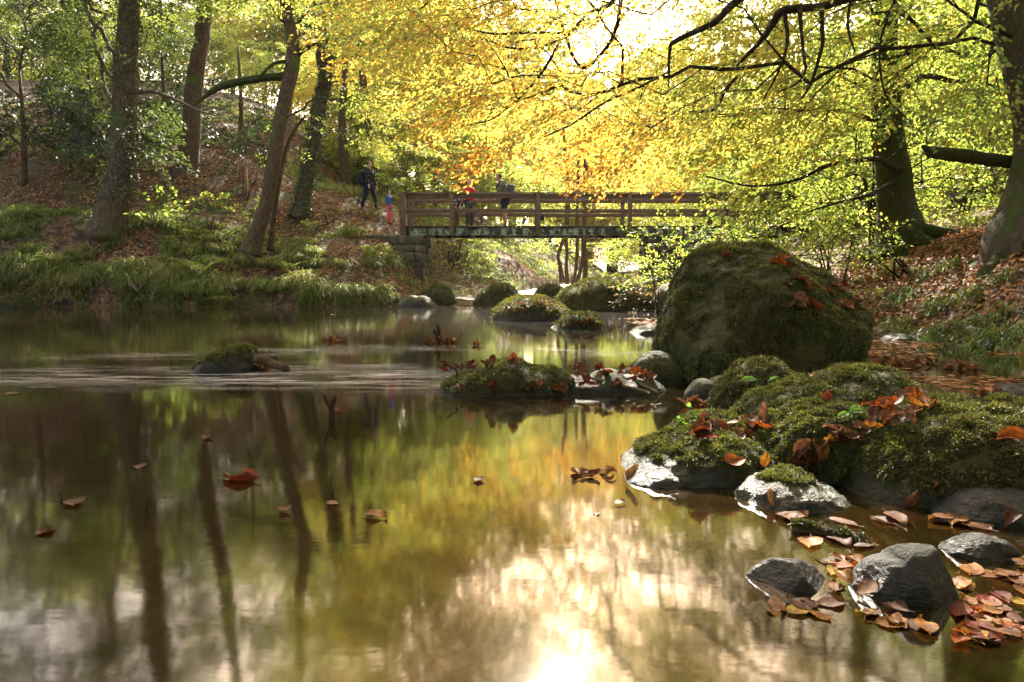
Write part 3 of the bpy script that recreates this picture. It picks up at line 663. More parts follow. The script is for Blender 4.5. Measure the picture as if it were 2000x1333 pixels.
x, y = lb(800, 28); bush('leafy_shrub', 'tall leafy shrub rising behind the left end of the bridge', x, y, 7, [(740, 900, 290, 450, 26, 30, 200)], 55, h=2.2, ls=.09, K=34, tone=.22, L=(.4, .7))
x, y = lb(880, 26); bush('leafy_shrub', 'bushy green growth on the stream bank under the bridge beside the abutment', x, y, 7, [(835, 960, 465, 560, 24, 28, 170)], 56, h=1.2, ls=.08, K=30, tone=.15, L=(.3, .6))
x, y = lb(985, 31); bush('leafy_shrub', 'pale sunlit shrub upstream beneath the middle of the bridge', x, y, 7, [(930, 1080, 440, 520, 29, 33, 150)], 57, h=1.5, ls=.1, K=30, tone=.2, L=(.4, .7))
x, y = lb(480, 24.5); bush('holly_bush', 'small holly sapling behind the leaning beech', x, y, 4, [(440, 530, 260, 400, 24, 26, 80)], 58, h=1.6, ls=.07, K=28, tone=.2, pal=DARK * 1.6)

bush('leafy_shrub', 'sunlit shrub on the far slope behind the upstream trunks', at(1120, 400, 35)[0], 35, 6, [(1060, 1190, 470, 550, 33, 36.5, 120)], 59, h=1.2, ls=.1, K=30, tone=.22, L=(.4, .7))
# stream-side trunks seen under the bridge
for k, (pts_, lab) in enumerate([
    ([(1098, 552, 16), (1094, 520, 10), (1090, 500, 9), (1100, 470, 9), (1108, 440, 8), (1110, 380, 7), (1100, 250, 6)], 'crooked left-most stem of the upstream trunks under the bridge'),
    ([(1108, 556, 12), (1106, 520, 8), (1107, 490, 7), (1106, 430, 7), (1110, 300, 6)], 'second upstream trunk under the bridge, hugging the crooked stem'),
    ([(1118, 560, 13), (1124, 530, 8), (1127, 490, 8), (1127, 430, 7), (1130, 300, 6)], 'straight middle trunk upstream under the bridge'),
    ([(1124, 562, 13), (1134, 525, 9), (1138, 490, 8), (1140, 430, 8), (1150, 290, 6)], 'leaning trunk upstream, second from the right of the cluster'),
    ([(1142, 562, 18), (1143, 520, 11), (1141, 480, 10), (1142, 430, 9), (1142, 300, 7)], 'thickest and right-most upstream trunk under the bridge')]):
    D = 30 + .4 * (k % 3); P, r = tpath([(a_, b_, c_ * .8) for a_, b_, c_ in pts_], D)
    crown_tree('stream_alder', lab, P, r, ptsbox(1040, 1330, 190, 400, 28.5, 34, 45, rT), leafsz=.12, K=38, L=(.8, 1.2), tone=.4, seed=60 + k, six=False, sides=9, tn=20, ridge=.05, rt=.004, attach=.75,
               group='trunks beside the stream seen under the bridge')

# ------------------------------------------------------------ woods behind: a few prototypes, then copies
def copy_tree(o, parent=None):
    c = o.copy(); C.objects.link(c); c.parent = parent
    for ch in o.children: copy_tree(ch, c)
    return c
def proto(label, h, rad, n, ls, tone, pal, lmat, seed, low=.25, K=90, group=None):
    rg = np.random.default_rng(seed); b = np.array([0, 60, -40.])
    tp = [b + [0, 0, -.4], b + [.1, 0, h * .3], b + [-.15, .1, h * .6], b + [.1, 0, h * .9]]
    pts = blob(b + [0, 0, h * (.5 + low / 2)], (rad, rad, h * (.5 - low / 2)), n, rg, .25)
    return crown_tree('woodland_tree', label, tp, [h * .022, h * .016, h * .011, h * .003], pts, leafsz=ls, K=K, L=(.9, 1.5), tone=tone, pal=pal, lmat=lmat,
                      seed=seed, six=False, sides=9, tn=16, rt=.008, twigs=False, group=group, attach=.15, flat=.6, rmax=.12)
G1, G2, G3 = 'trees of the wooded left hillside', 'sunlit trees filling the valley behind the bridge', 'trees of the right-hand wood'
protos = [proto('green woodland tree among the far trees', 10, 3.2, 200, .15, .14, PAL, M_leaf, 201), proto('x', 9, 3.0, 190, .15, .40, PAL, M_leaf, 202, .1),
          proto('x', 11, 3.0, 210, .14, .3, DARK * 1.4, M_leaf, 203), proto('x', 8, 3.4, 200, .14, .52, PAL, M_leaf, 204, .0), proto('x', 4.2, 2.4, 150, .13, .25, PAL, M_leaf, 205, .0)]
rg = np.random.default_rng(5); used = set()
LAB = {1: 'woodland tree in the dim wood on the left hillside, crown merging with its neighbours',
       2: 'sunlit yellow-green tree in the valley behind the bridge, crown merging with its neighbours',
       3: 'leafy green tree in the wood beyond the right bank, crown merging with its neighbours'}
def put(pi, x, y, z, s, g):
    o = protos[pi]
    if pi in used: o = copy_tree(o)
    used.add(pi); o.location = (x, y, H1(x, y) - .1 if z is None else z); o.scale = (s, s, s); o.rotation_euler = (0, 0, rg.uniform(0, 6.28))
    o['group'] = [G1, G2, G3][g - 1]; o['label'] = LAB[g]
for (px, D, pi, s) in [(120, 52, 0, .9), (30, 60, 0, 1.3), (110, 64, 2, 1.3), (190, 60, 1, 1.25), (260, 66, 0, 1.3), (330, 60, 2, 1.2), (400, 66, 0, 1.35), (460, 60, 1, 1.2), (520, 66, 0, 1.4), (570, 60, 3, 1.3), (630, 60, 0, 1.3),
                       (400, 46, 4, 1.0), (560, 42, 4, .9), (300, 48, 4, 1.0), (640, 50, 3, .8), (-200, 48, 0, 1.0), (-330, 34, 2, .8), (-60, 60, 1, 1.2), (200, 54, 4, 1.0), (0, 68, 4, 1.8), (55, 70, 4, 1.8), (-70, 68, 4, 1.8), (110, 70, 4, 1.8)]:
    put(pi, at(px, 400, D)[0], D, None, s, 1)
for (px, D, pi, s) in [(700, 38, 3, 1.0), (760, 36, 4, 1.3), (790, 44, 1, 1.1), (850, 34, 4, 1.2), (870, 40, 3, 1.0), (930, 46, 1, 1.1), (940, 38, 4, .9), (1000, 58, 3, 1.0), (1020, 44, 4, 1.0),
                       (1075, 56, 1, .9), (1130, 64, 3, 1.0), (1190, 62, 1, 1.1), (1060, 62, 1, 1.3), (1270, 44, 1, .9), (1340, 38, 3, .9), (1270, 60, 3, 1.2), (1400, 50, 1, 1.1), (900, 60, 0, 1.3), (760, 58, 1, 1.3), (1300, 31, 4, .8), (1190, 80, 3, 1.5), (980, 80, 1, 1.6), (1380, 76, 1, 1.6)]:
    put(pi, at(px, 400, D)[0], D, None, s, 2)
for (px, D, pi, s) in [(1440, 27, 4, .9), (1480, 36, 3, 1.0), (1530, 30, 0, .9), (1560, 24, 4, .8), (1620, 34, 1, 1.0), (1660, 22, 4, .8), (1700, 28, 0, .9), (1760, 36, 3, 1.1), (1790, 20, 4, .8),
                       (1830, 26, 0, .9), (1900, 21, 1, .8), (1940, 30, 0, 1.0), (1990, 18, 4, .8), (2060, 24, 1, .9), (2150, 16, 0, .8), (2200, 28, 1, 1.1), (1560, 52, 1, 1.4), (1760, 50, 1, 1.4), (1960, 46, 3, 1.4), (2330, 12, 0, .8)]:
    put(pi, at(px, 400, D)[0], D, None, s, 3)
tall = [proto('x', 21, 5.0, 420, .22, .34, PAL, M_leaf, 211, .05, 120), proto('x', 19, 5.0, 400, .22, .46, PAL, M_leaf, 212, .05, 120)]
protos += tall
for (px, D, pi, s) in [(640, 62, 5, 1.0), (740, 70, 6, 1.1), (820, 56, 5, .95), (900, 72, 6, 1.1), (960, 92, 5, 1.45), (1050, 96, 5, 1.5), (1110, 88, 6, 1.2), (1200, 90, 5, 1.3), (1280, 58, 6, 1.0), (1350, 68, 5, 1.1), (1430, 56, 5, 1.0), (1000, 95, 5, 1.4), (1150, 100, 6, 1.3), (1290, 92, 5, 1.4), (850, 96, 5, 1.4)]:
    put(pi, at(px, 400, D)[0], D, None, s, 2)
# unseen trees added behind the viewpoint to block sky light and shade the near rocks
for (x, y, pi, s) in [(-7, -9, 0, 1.1), (0, -12, 1, 1.2), (7, -7, 0, 1.1), (8.5, 1.5, 3, 1.0), (-13, -4, 2, 1.1), (-2.5, -5.5, 0, 1.3), (3.5, -5, 1, 1.3), (10, -4, 2, 1.3)]:
    o = copy_tree(protos[pi]); o.location = (x, y, -.3); o.scale = (s, s, s); o['group'] = 'added shade trees behind the viewpoint'; o['label'] = 'unseen leafy tree added behind the viewpoint to shade the near rocks'
#@@PART3
# ------------------------------------------------------------ rocks (outline given in photograph pixels at a depth, with its own thickness)
def ico(n):
    import bmesh
    bm = bmesh.new(); bmesh.ops.create_icosphere(bm, subdivisions=n, radius=1.0)
    V = np.array([v.co[:] for v in bm.verts]); F = np.array([[v.index for v in f.verts] for f in bm.faces]); bm.free(); return V, F
ICO = {k: ico(k) for k in (3, 4, 5, 6)}
RC = []         # rock surfaces for placing leaves
def rock(name, label, outline, D, thick, m, seed=0, amp=.06, freq=3.0, sub=5, p=.6, cat='rock', group=None, yo=0.0, facets=0, moss=None, tilt=0.0, wl=None, cuts=()):
    pl = np.array([at(a, b, D) for a, b in outline]); cx, cz = (pl[:, 0].min() + pl[:, 0].max()) / 2, (pl[:, 2].min() * .55 + pl[:, 2].max() * .45)
    th = np.arctan2(pl[:, 2] - cz, pl[:, 0] - cx); rr = np.hypot(pl[:, 0] - cx, pl[:, 2] - cz); o = np.argsort(th); th, rr = th[o], rr[o]
    th = np.concatenate([th - 2 * math.pi, th, th + 2 * math.pi]); rr = np.tile(rr, 3)
    V0, F = ICO[sub]; s = np.hypot(V0[:, 0], V0[:, 2]); t = np.arctan2(V0[:, 2], V0[:, 0]); rad = np.interp(t, th, rr) * s ** p
    size = rr.mean(); V = np.column_stack([cx + np.cos(t) * rad, D + yo + V0[:, 1] * thick + tilt * np.sin(t) * rad, cz + np.sin(t) * rad])
    q = (V - [cx, D, cz]) / size
    dn = unit(q * [1, size / thick, 1])
    if facets:
        rf = np.random.default_rng(seed); cc = [(unit(rf.normal(0, 1, (1, 3)))[0], rf.uniform(.55, .8)) for _ in range(facets)]; cuts = list(cuts) + cc
    for cn, ch in cuts:
        cn = np.array(cn, float); cn /= np.linalg.norm(cn); dd = ((V - [cx, D, cz]) / size) @ cn; k_ = np.where(dd > ch, ch / np.maximum(dd, 1e-6), 1.0)[:, None]; V = [cx, D, cz] + (V - [cx, D, cz]) * k_
    V = V + dn * (size * amp * (fbm(q * freq * .6, 4, seed) * 1.2 + .5 * fbm(q * freq * 2.4, 4, seed + 5)))[:, None]
    V = V + dn * (size * amp * .25 * (np.abs(fbm(q * freq * 7, 3, seed + 8)) - .2))[:, None]
    loc = np.array([cx, D, V[:, 2].min()]); o = obj(name, V, F, m, sm=True, loc=loc); tag(o, label, cat, group)
    RC.append((V, F))
    if moss: moss_on(o, V, F, loc, **moss, seed=seed)
    return o
MOSS = np.array([[.010, .008, .003], [.026, .025, .006], [.06, .068, .010], [.13, .145, .018], [.24, .23, .04]])
def moss_on(o, V, F, loc, n=20000, ln=.02, zmin=-.3, bare=.0, wd=.12, tone=.5, down=.6, seed=0, zlow=.03, ragged=1, boxes=None):
    rg = np.random.default_rng(seed + 50); a, b, c = V[F[:, 0]], V[F[:, 1]], V[F[:, 2]]; nn = np.cross(b - a, c - a); ar = np.linalg.norm(nn, axis=1); nu = nn / ar[:, None]
    cen = (a + b + c) / 3; toC = cen @ np.array([0, 0, 0]); pn = fbm(cen * 6, 4, seed + 3)
    size = np.ptp(V[:, 0]); wgt = ar * (nu[:, 2] + pn * 1.2 * ragged > zmin) * (cen[:, 2] > zlow + .03 * pn) * (pn > bare - 1) * ((nu[:, 1] < .55))
    clump = fbm(cen * 22 / max(size, .3), 3, seed + 7)
    wgt = wgt * (.25 + smooth(clump * 2 + .6)); k = rg.choice(len(F), n, p=wgt / wgt.sum())
    u = rg.random((n, 2)); fl = u.sum(1) > 1; u[fl] = 1 - u[fl]; P = a[k] + (b[k] - a[k]) * u[:, :1] + (c[k] - a[k]) * u[:, 1:]
    N_ = nu[k]; cl = clump[k]; h = ln * rg.uniform(.5, 1.4, n) * (1 + cl)
    P = P + N_ * (ln * .9 * np.clip(cl + .2, 0, 1))[:, None]
    d = N_ * .8 + rg.normal(0, .55, (n, 3)) + np.array([0, 0, -down]) * (1 - np.clip(N_[:, 2:3], 0, 1)) + np.array([0, 0, .1])
    d = unit(d); s = unit(np.cross(d, rg.normal(0, 1, (n, 3)))); w_ = (h * wd)[:, None]; m = P + d * h[:, None] * .55; t = m + (d + np.array([0, 0, -.5]) + rg.normal(0, .35, (n, 3))) * h[:, None] * .5
    VV = np.stack([P - s * w_ * .5, P + s * w_ * .5, m + s * w_, m - s * w_, t], 1).reshape(-1, 3); i = (np.arange(n) * 5)[:, None]
    tt = tone - .07 + .42 * cl + rg.normal(0, .14, n) + .12 * fbm(P * 5, 3, 9) + .12 * N_[:, 2]
    col = palette(tt, MOSS) * rg.uniform(.7, 1.2, n)[:, None]
    brown = rg.random(n) < np.clip(.2 + .5 * fbm(P * 3.1, 3, 31), .05, .8); col[brown] = np.array([.07, .045, .015]) * rg.uniform(.6, 1.5, brown.sum())[:, None]
    obj('moss', VV - loc, [i + np.array([[0, 1, 2, 3]]), i + np.array([[3, 2, 4]])], M_moss, o, col=np.repeat(col, 5, 0))

big = rock('mossy_boulder', 'huge mossy boulder with fallen leaves on its sloping top, standing in the water', [(1300, 790), (1296, 740), (1300, 690), (1306, 620), (1318, 570), (1340, 520), (1372, 484), (1400, 468), (1450, 466), (1500, 476), (1555, 500), (1605, 532),
     (1645, 572), (1672, 615), (1682, 660), (1676, 700), (1652, 745), (1632, 785), (1500, 820)], 4.25, .55, M_rockmoss, 3, .085, 2.4, 6, .5, 'boulder', cuts=[((.42, -.55, .74), .74), ((.85, -.5, -.2), .88), ((-.6, -.6, .5), .86), ((0, -1, -.12), .8), ((-.2, -.45, .87), .84)],
     moss=dict(n=160000, ln=.014, zmin=-.9, bare=.68, wd=.1, tone=.56, down=1.2))
rock('mossy_rock', 'rounded moss-covered rock in front of the huge boulder', [(1395, 830), (1402, 770), (1430, 728), (1475, 706), (1520, 715), (1550, 745), (1575, 780), (1590, 830)], 2.95, .2, M_rockmoss, 11, .08, 3, 5, .6,
     moss=dict(n=34000, ln=.011, zmin=-.6, wd=.1, tone=.5))
rock('mossy_rock', 'long humped mossy rock running to the right behind the leaf-filled gully', [(1405, 900), (1418, 830), (1460, 790), (1520, 768), (1600, 745), (1680, 722), (1730, 730), (1765, 770), (1800, 805), (1850, 850), (1870, 900)], 2.5, .26, M_rockmoss, 12, .08, 3, 5, .6,
     moss=dict(n=64000, ln=.012, zmin=-.7, wd=.09, tone=.48))
rock('mossy_rock', 'dark mossy hummock in the middle of the near rock pile', [(1440, 980), (1470, 900), (1500, 850), (1545, 812), (1600, 795), (1660, 800), (1710, 820), (1740, 870), (1745, 950)], 2.1, .22, M_rockmoss, 13, .09, 3, 5, .6,
     moss=dict(n=52000, ln=.011, zmin=-.7, wd=.09, tone=.46))
rock('mossy_rock', 'broad mossy rock filling the right edge of the near pile', [(1560, 1040), (1600, 960), (1650, 890), (1720, 838), (1800, 800), (1880, 788), (1960, 790), (2060, 800), (2160, 850), (2200, 950), (2180, 1040)], 1.92, .3, M_rockmoss, 14, .07, 3, 6, .6,
     moss=dict(n=110000, ln=.012, zmin=-.55, wd=.085, tone=.48, zlow=.045))
rock('mossy_rock', 'low wet rock with mossy top at the left point of the near pile', [(1150, 985), (1190, 930), (1235, 895), (1290, 865), (1350, 850), (1430, 855), (1500, 890), (1530, 950), (1520, 1000)], 2.08, .24, M_rockmid, 15, .08, 3.4, 5, .6,
     moss=dict(n=50000, ln=.009, zmin=.15, wd=.1, tone=.42, zlow=.05))
rock('mossy_rock', 'small dark mossy hump below the clover sprig', [(1290, 900), (1310, 850), (1350, 822), (1400, 812), (1450, 830), (1480, 900)], 2.3, .15, M_rockmoss, 16, .09, 3, 5, .6,
     moss=dict(n=22000, ln=.010, zmin=-.5, wd=.1, tone=.48))
rock('wet_rock', 'glistening bare grey rock at the water line below the upright orange leaf', [(1405, 1030), (1425, 985), (1455, 950), (1500, 930), (1560, 928), (1610, 945), (1650, 975), (1690, 1020), (1690, 1060)], 1.78, .16, M_rockmid, 17, .1, 4, 5, .7,
     moss=dict(n=12000, ln=.006, zmin=.45, wd=.12, tone=.45, zlow=.05))
rock('wet_rock', 'smooth dark wet rock at the right edge under the broad mossy one', [(1780, 1060), (1805, 1000), (1850, 960), (1920, 945), (1990, 955), (2080, 990), (2120, 1050)], 1.66, .14, M_rock, 18, .07, 4, 5, .7)
rock('wet_rock', 'dark wet stone poking out of the left point of the rock pile', [(1195, 985), (1210, 945), (1250, 922), (1310, 915), (1350, 935), (1380, 985)], 1.93, .1, M_rock, 19, .1, 4, 4, .7)
rock('angular_stone', 'angular grey stone with a sharp peak and a black shaded face', [(1655, 1240), (1668, 1150), (1700, 1108), (1745, 1090), (1765, 1066), (1815, 1060), (1835, 1080), (1868, 1130), (1880, 1180), (1860, 1240)], 1.2, .085, M_rock, 25, .03, 3, 5, .8, 'stone', cuts=[((-.78, -.3, .55), .72), ((.85, -.3, .42), .8), ((.45, -.86, .22), .62), ((-.5, -.75, .42), .66), ((.2, .6, .7), .75), ((.05, -.1, 1), 1.18), ((-.2, -.98, 0), .6)])
rock('angular_stone', 'low wedge-shaped grey stone left of the peaked one in the shallows', [(1430, 1215), (1450, 1150), (1490, 1110), (1540, 1092), (1580, 1100), (1620, 1135), (1650, 1180), (1655, 1220)], 1.24, .07, M_rock, 27, .03, 3, 5, .8, 'stone', cuts=[((-.6, -.5, .62), .55), ((.6, -.45, .65), .6), ((.0, -.97, .2), .55), ((.15, .5, .85), .66)])
rock('angular_stone', 'small pale ridged stone at the right edge behind the peaked stone', [(1820, 1130), (1845, 1075), (1890, 1050), (1940, 1050), (1985, 1080), (2010, 1130)], 1.38, .06, M_rock, 23, .06, 5, 5, .7, 'stone', facets=9)
rock('midstream_rock', 'small pyramid-shaped rock with bright moss in mid-pool', [(372, 745), (385, 718), (410, 700), (440, 688), (460, 678), (486, 676), (497, 700), (502, 745)], 4.5, .17, M_rockmid, 24, .07, 3.4, 5, .65,
     moss=dict(n=12000, ln=.012, zmin=.12, wd=.14, tone=.68, zlow=.03))
rock('island_rock', 'low flat mossy rock forming a little island left of the huge boulder', [(845, 790), (853, 757), (880, 746), (950, 733), (1040, 724), (1100, 728), (1125, 750), (1125, 790)], 3.65, .22, M_rockmoss, 33, .03, 4, 5, .5,
     moss=dict(n=16000, ln=.014, zmin=0, wd=.1, tone=.48))
rock('island_rock', 'low leaf-covered stone between the flat mossy island and the huge boulder', [(1070, 790), (1085, 748), (1150, 738), (1220, 738), (1290, 748), (1310, 790)], 3.7, .22, M_rockmid, 34, .05, 4, 4, .5)
rock('island_rock', 'dark pointed rock leaning against the left foot of the huge boulder', [(1215, 775), (1228, 730), (1250, 697), (1275, 685), (1300, 690), (1330, 775)], 4.0, .14, M_rockmoss, 35, .08, 3, 5, .6)
rock('flat_stone', 'flat thin stone lying at the foot of the huge boulder', [(1335, 775), (1350, 752), (1390, 744), (1440, 752), (1450, 775)], 3.35, .1, M_rockmid, 36, .07, 4, 4, .6, 'stone')
rock('whale_rock', 'smooth whale-backed rock strewn with leaves in the middle of the stream', [(955, 640), (968, 605), (1000, 588), (1040, 583), (1075, 592), (1110, 610), (1130, 640)], 12.0, .9, M_rockmid, 37, .05, 3, 5, .6,
     moss=dict(n=9000, ln=.04, zmin=.35, wd=.1, tone=.55))
rock('long_boulder', 'long low boulder with a moss cap below the bridge', [(1075, 630), (1085, 590), (1100, 568), (1130, 556), (1180, 549), (1240, 552), (1280, 575), (1285, 630)], 17.0, 1.1, M_rockmoss, 38, .05, 3, 5, .55, 'boulder',
     moss=dict(n=22000, ln=.05, zmin=.1, wd=.1, tone=.55))
rock('stream_rock', 'square dark mossy rock just left of the rapid', [(930, 620), (938, 575), (960, 560), (990, 558), (1012, 575), (1018, 620)], 20.0, .6, M_rockmoss, 39, .08, 3, 4, .6, moss=dict(n=6000, ln=.05, zmin=-.3, wd=.1, tone=.42))
rock('stream_rock', 'mossy rock at the right edge of the rapid', [(1045, 600), (1050, 568), (1075, 558), (1100, 565), (1108, 600)], 22.5, .7, M_rockmoss, 40, .1, 3, 4, .6, moss=dict(n=5000, ln=.05, zmin=-.3, wd=.1, tone=.5))
rock('stream_rock', 'small mossy stone in front of the rock beside the rapid', [(1040, 605), (1050, 583), (1070, 580), (1090, 605)], 20.2, .35, M_rockmoss, 41, .1, 3, 4, .6)
rock('stream_rock', 'leaf-heaped rock just right of and nearer than the whale-backed one', [(1065, 660), (1095, 630), (1130, 618), (1160, 618), (1175, 640), (1185, 660)], 9.3, .35, M_rockmoss, 42, .12, 3, 4, .6, moss=dict(n=5000, ln=.03, zmin=-.1, wd=.1, tone=.4))
rock('stream_rock', 'low brown rock at the water surface left of the huge boulder', [(1215, 672), (1235, 648), (1260, 636), (1285, 636), (1310, 672)], 8.3, .3, M_rockmid, 43, .1, 3, 4, .6)
rock('bank_rock', 'mossy rock at the foot of the left bank at the far left', [(-20, 620), (0, 590), (30, 583), (55, 592), (75, 620)], 18.3, .5, M_rockmoss, 44, .1, 3, 4, .6, moss=dict(n=4000, ln=.05, zmin=-.1, wd=.1, tone=.5))
rock('bank_rock', 'pale stone at the foot of the bank left of the abutment', [(770, 612), (785, 588), (815, 580), (845, 590), (860, 612)], 19.6, .5, M_rockmid, 45, .1, 3, 4, .6)
rock('bank_rock', 'mossy rock under the abutment corner', [(825, 612), (835, 570), (860, 560), (880, 580), (890, 612)], 20.6, .5, M_rockmoss, 46, .1, 3, 4, .6, moss=dict(n=4000, ln=.06, zmin=-.1, wd=.1, tone=.6))
rock('bank_rock', 'small mossy stone on the shore between whale-backed rock and abutment', [(760, 606), (745, 590), (765, 580), (790, 588), (795, 606)], 20.0, .3, M_rockmoss, 47, .1, 3, 4, .6)
for k, (lab, ol, D, th, mt, msn) in enumerate([
    ('dark rounded rock on the leafy shore right of the huge boulder', [(1695, 670), (1700, 635), (1730, 620), (1755, 640), (1762, 670)], 8.6, .25, M_rockmoss, 3000),
    ('dark slanting rock beside the rounded one on the right shore', [(1755, 665), (1765, 630), (1790, 613), (1840, 625), (1850, 665)], 8.2, .25, M_rockmoss, 3000),
    ('flat ridged grey rock at the water edge on the right shore', [(1690, 700), (1720, 672), (1770, 658), (1810, 670), (1830, 700)], 7.2, .25, M_rockmid, 0),
    ('dark lumpy rock in the middle of the right shore', [(1815, 705), (1825, 665), (1850, 648), (1870, 665), (1880, 705)], 6.8, .2, M_rockmoss, 2500),
    ('humped dark rock below the grass tussocks at the right edge', [(1855, 700), (1870, 655), (1900, 638), (1940, 650), (1960, 700)], 6.6, .25, M_rockmoss, 3500),
    ('small grey stone half sunk at the right edge of the pool', [(1925, 800), (1945, 765), (1980, 752), (2015, 760), (2020, 800)], 3.4, .1, M_rock, 0),
    ('low dark stone under leaves in the pool right of the huge boulder', [(1740, 750), (1760, 722), (1810, 715), (1830, 750)], 4.9, .12, M_rockmid, 0),
    ('pale stone at the right end of the long mossy boulder', [(1290, 620), (1290, 560), (1320, 555), (1345, 620)], 15.8, .5, M_rockmid, 0)]):
    rock('shore_rock', lab, ol, D, th, mt, 70 + k, .1, 3.2, 4, .6, moss=dict(n=msn, ln=.02, zmin=-.1, wd=.1, tone=.45) if msn else None)
rock('bridge_end_boulder', 'round dark boulder on the bank under the right end of the bridge', [(1560, 500), (1560, 475), (1580, 462), (1605, 465), (1615, 500)], 22.2, .6, M_rockmoss, 91, .08, 3, 4, .6, 'boulder')

# roots of the right-hand trees
def roots(tree, lst):
    o = bpy.data.objects[tree]; b = np.array(o.location)
    for l in lst:
        l = np.array(l, float); V, F = loft(l[:, :3], l[:, 3], 10, 22, .22, 9, 3); obj('root', V - b, F, M_barkmoss, o, sm=True)
def rt(px0, py0, D0, w0, ends):
    out = []
    for (ex, ey, w1) in ends:
        a = at(px0, py0, D0); e = np.array([ex, ey, H1(ex, ey) - .02]); m1 = a * .55 + e * .45; m1[2] = a[2] * .35 + e[2] * .65 + .02; m2 = a * .2 + e * .8; m2[2] = H1(m2[0], m2[1]) + .03
        e[2] -= .06; out.append([[*a, w0], [*m1, w0 * .7], [*m2, w0 * .4], [*e, w1]])
    return out
roots('overhanging_beech', rt(1995, 450, 8.0, .16, [(5.2, 7.7, .03), (5.6, 7.1, .03)]))
roots('mossy_beech', rt(1755, 450, 11.5, .2, [(5.9, 11.1, .03), (6.1, 10.7, .03), (6.6, 10.6, .03), (7.2, 10.9, .03), (7.4, 11.6, .03)]))

# ------------------------------------------------------------ footbridge and its masonry
BY = 23.0
bt = empty('footbridge', at(1200, 445, BY), 'wooden-railed footbridge with peeling green girders over the stream', 'bridge'); bb = np.array(bt.location)
def bpx(px, py, Y=BY): return at(px, py, Y)
zt = bpx(1000, 442)[2]; zgb = bpx(1000, 460)[2]; zr1 = bpx(1000, 379)[2]; zr0 = bpx(1000, 387.5)[2]; zm1 = bpx(1000, 408.5)[2]; zm0 = bpx(1000, 416)[2]
xl, xrr = bpx(788, 440)[0], bpx(1604, 440)[0]; BW = 1.35
def bobj(nm, parts, m, lab=None, par=None):
    V, F = merge(parts); o = obj(nm, V - bb, F, m, par or bt)
    if lab: o['label'] = lab
    return o
g = NG('girder_paint'); v = g.coord(); geo = g.n('NewGeometry')
dz = g.n('SeparateXYZ', {0: v}).outputs[2]
sc_ = g.noise(g.coord((1, 1, .35)), 4.2, 6, .6, .3); nn2 = g.noise(v, 14, 6, .7)
f = g.math('ADD', g.math('MULTIPLY', sc_.outputs[0], 1.0), g.math('MULTIPLY', nn2.outputs[0], .35))
mm = g.ramp(f, [(.62, (0, 0, 0)), (.68, (1, 1, 1))]); col = g.mix(mm, (.36, .42, .32), (.05, .045, .035))
col = g.mix(g.ramp(nn2, [(.62, (0, 0, 0)), (.7, (1, 1, 1))]), col, (.09, .055, .035))
M_girder = g.done(g.pbsdf(col, .7, g.bump(nn2, .5, .005), .4))
for Y in (BY, BY + BW):
    c = (xl + xrr) / 2; L = xrr - xl - .1
    gd = bobj('girder', [box((c, Y, (zt + zgb) / 2 - .02), (L, .02, zt - zgb - .08)), box((c, Y, zgb + .012), (L, .14, .024)), box((c, Y, zt - .075), (L - .01, .136, .022))], M_girder)
    for px in (883, 1051, 1229, 1411):
        x = bpx(px, 450)[0]; bobj('stiffener', [box((x - .09, Y - .04, (zt + zgb) / 2 - .03), (.02, .06, zt - zgb - .12)), box((x + .11, Y - .04, (zt + zgb) / 2 - .03), (.02, .06, zt - zgb - .12))], M_girder, None, gd)
rb = np.random.default_rng(9); dk = []
x = xl
while x < xrr:
    wv = .145; dk.append(box((x + wv / 2, BY + BW / 2, zt - .03 + rb.uniform(-.004, .004)), (wv - .008, BW + .22 + rb.uniform(-.03, .03), .045), bev=.004)); x += wv
bobj('deck', dk, M_deck)
for Y, pxs in ((BY - .09, (788, 883, 1051, 1229, 1411, 1604)), (BY + BW + .09, (790, 883, 1051, 1229, 1411, 1604))):
    for k, px in enumerate(pxs):
        x = bpx(px, 440)[0]; wv = .2 if k == 0 else .14
        zb_ = zgb - (.1 if k in (0,) else 0); top = zr1 + (.35 if k == 5 else .01)
        if k == 5: wv = .17
        bobj('post', [box((x, Y, (top + zb_) / 2), (wv, .11, top - zb_), bev=.008)], M_timber)
    s = -1 if Y < BY else 1
    for k in range(5):
        x0, x1 = bpx(pxs[k], 440)[0], bpx(pxs[k + 1], 440)[0]
        bobj('rail', [box(((x0 + x1) / 2, Y - s * .085, (zr0 + zr1) / 2), (x1 - x0 - .006, .055, zr1 - zr0), bev=.006)], M_timber)
        bobj('rail', [box(((x0 + x1) / 2, Y - s * .085, (zm0 + zm1) / 2 + rb.uniform(-.01, .01)), (x1 - x0 - .006, .05, zm1 - zm0), bev=.006)], M_timber)
    bobj('handrail', [box(((xl + xrr) / 2, Y - s * .02, zr1 + .022), (xrr - xl + .1, .15, .03), bev=.006)], M_timber)
# moss tufts on the deck edge
n = 1500; P = np.column_stack([rb.uniform(xl, xrr, n), np.full(n, BY - .11) + rb.uniform(-.02, .05, n), np.full(n, zt - .01)])
V, F, k = leaf_quads(P, rb.normal(0, .5, (n, 3)) + [0, -.3, .5], rb.normal(0, 1, (n, 3)), rb.uniform(.02, .06, n), .3, six=False)
obj('moss_fringe', V - bb, F, M_moss, bt, col=np.repeat(palette(rb.random(n), MOSS), k, 0))

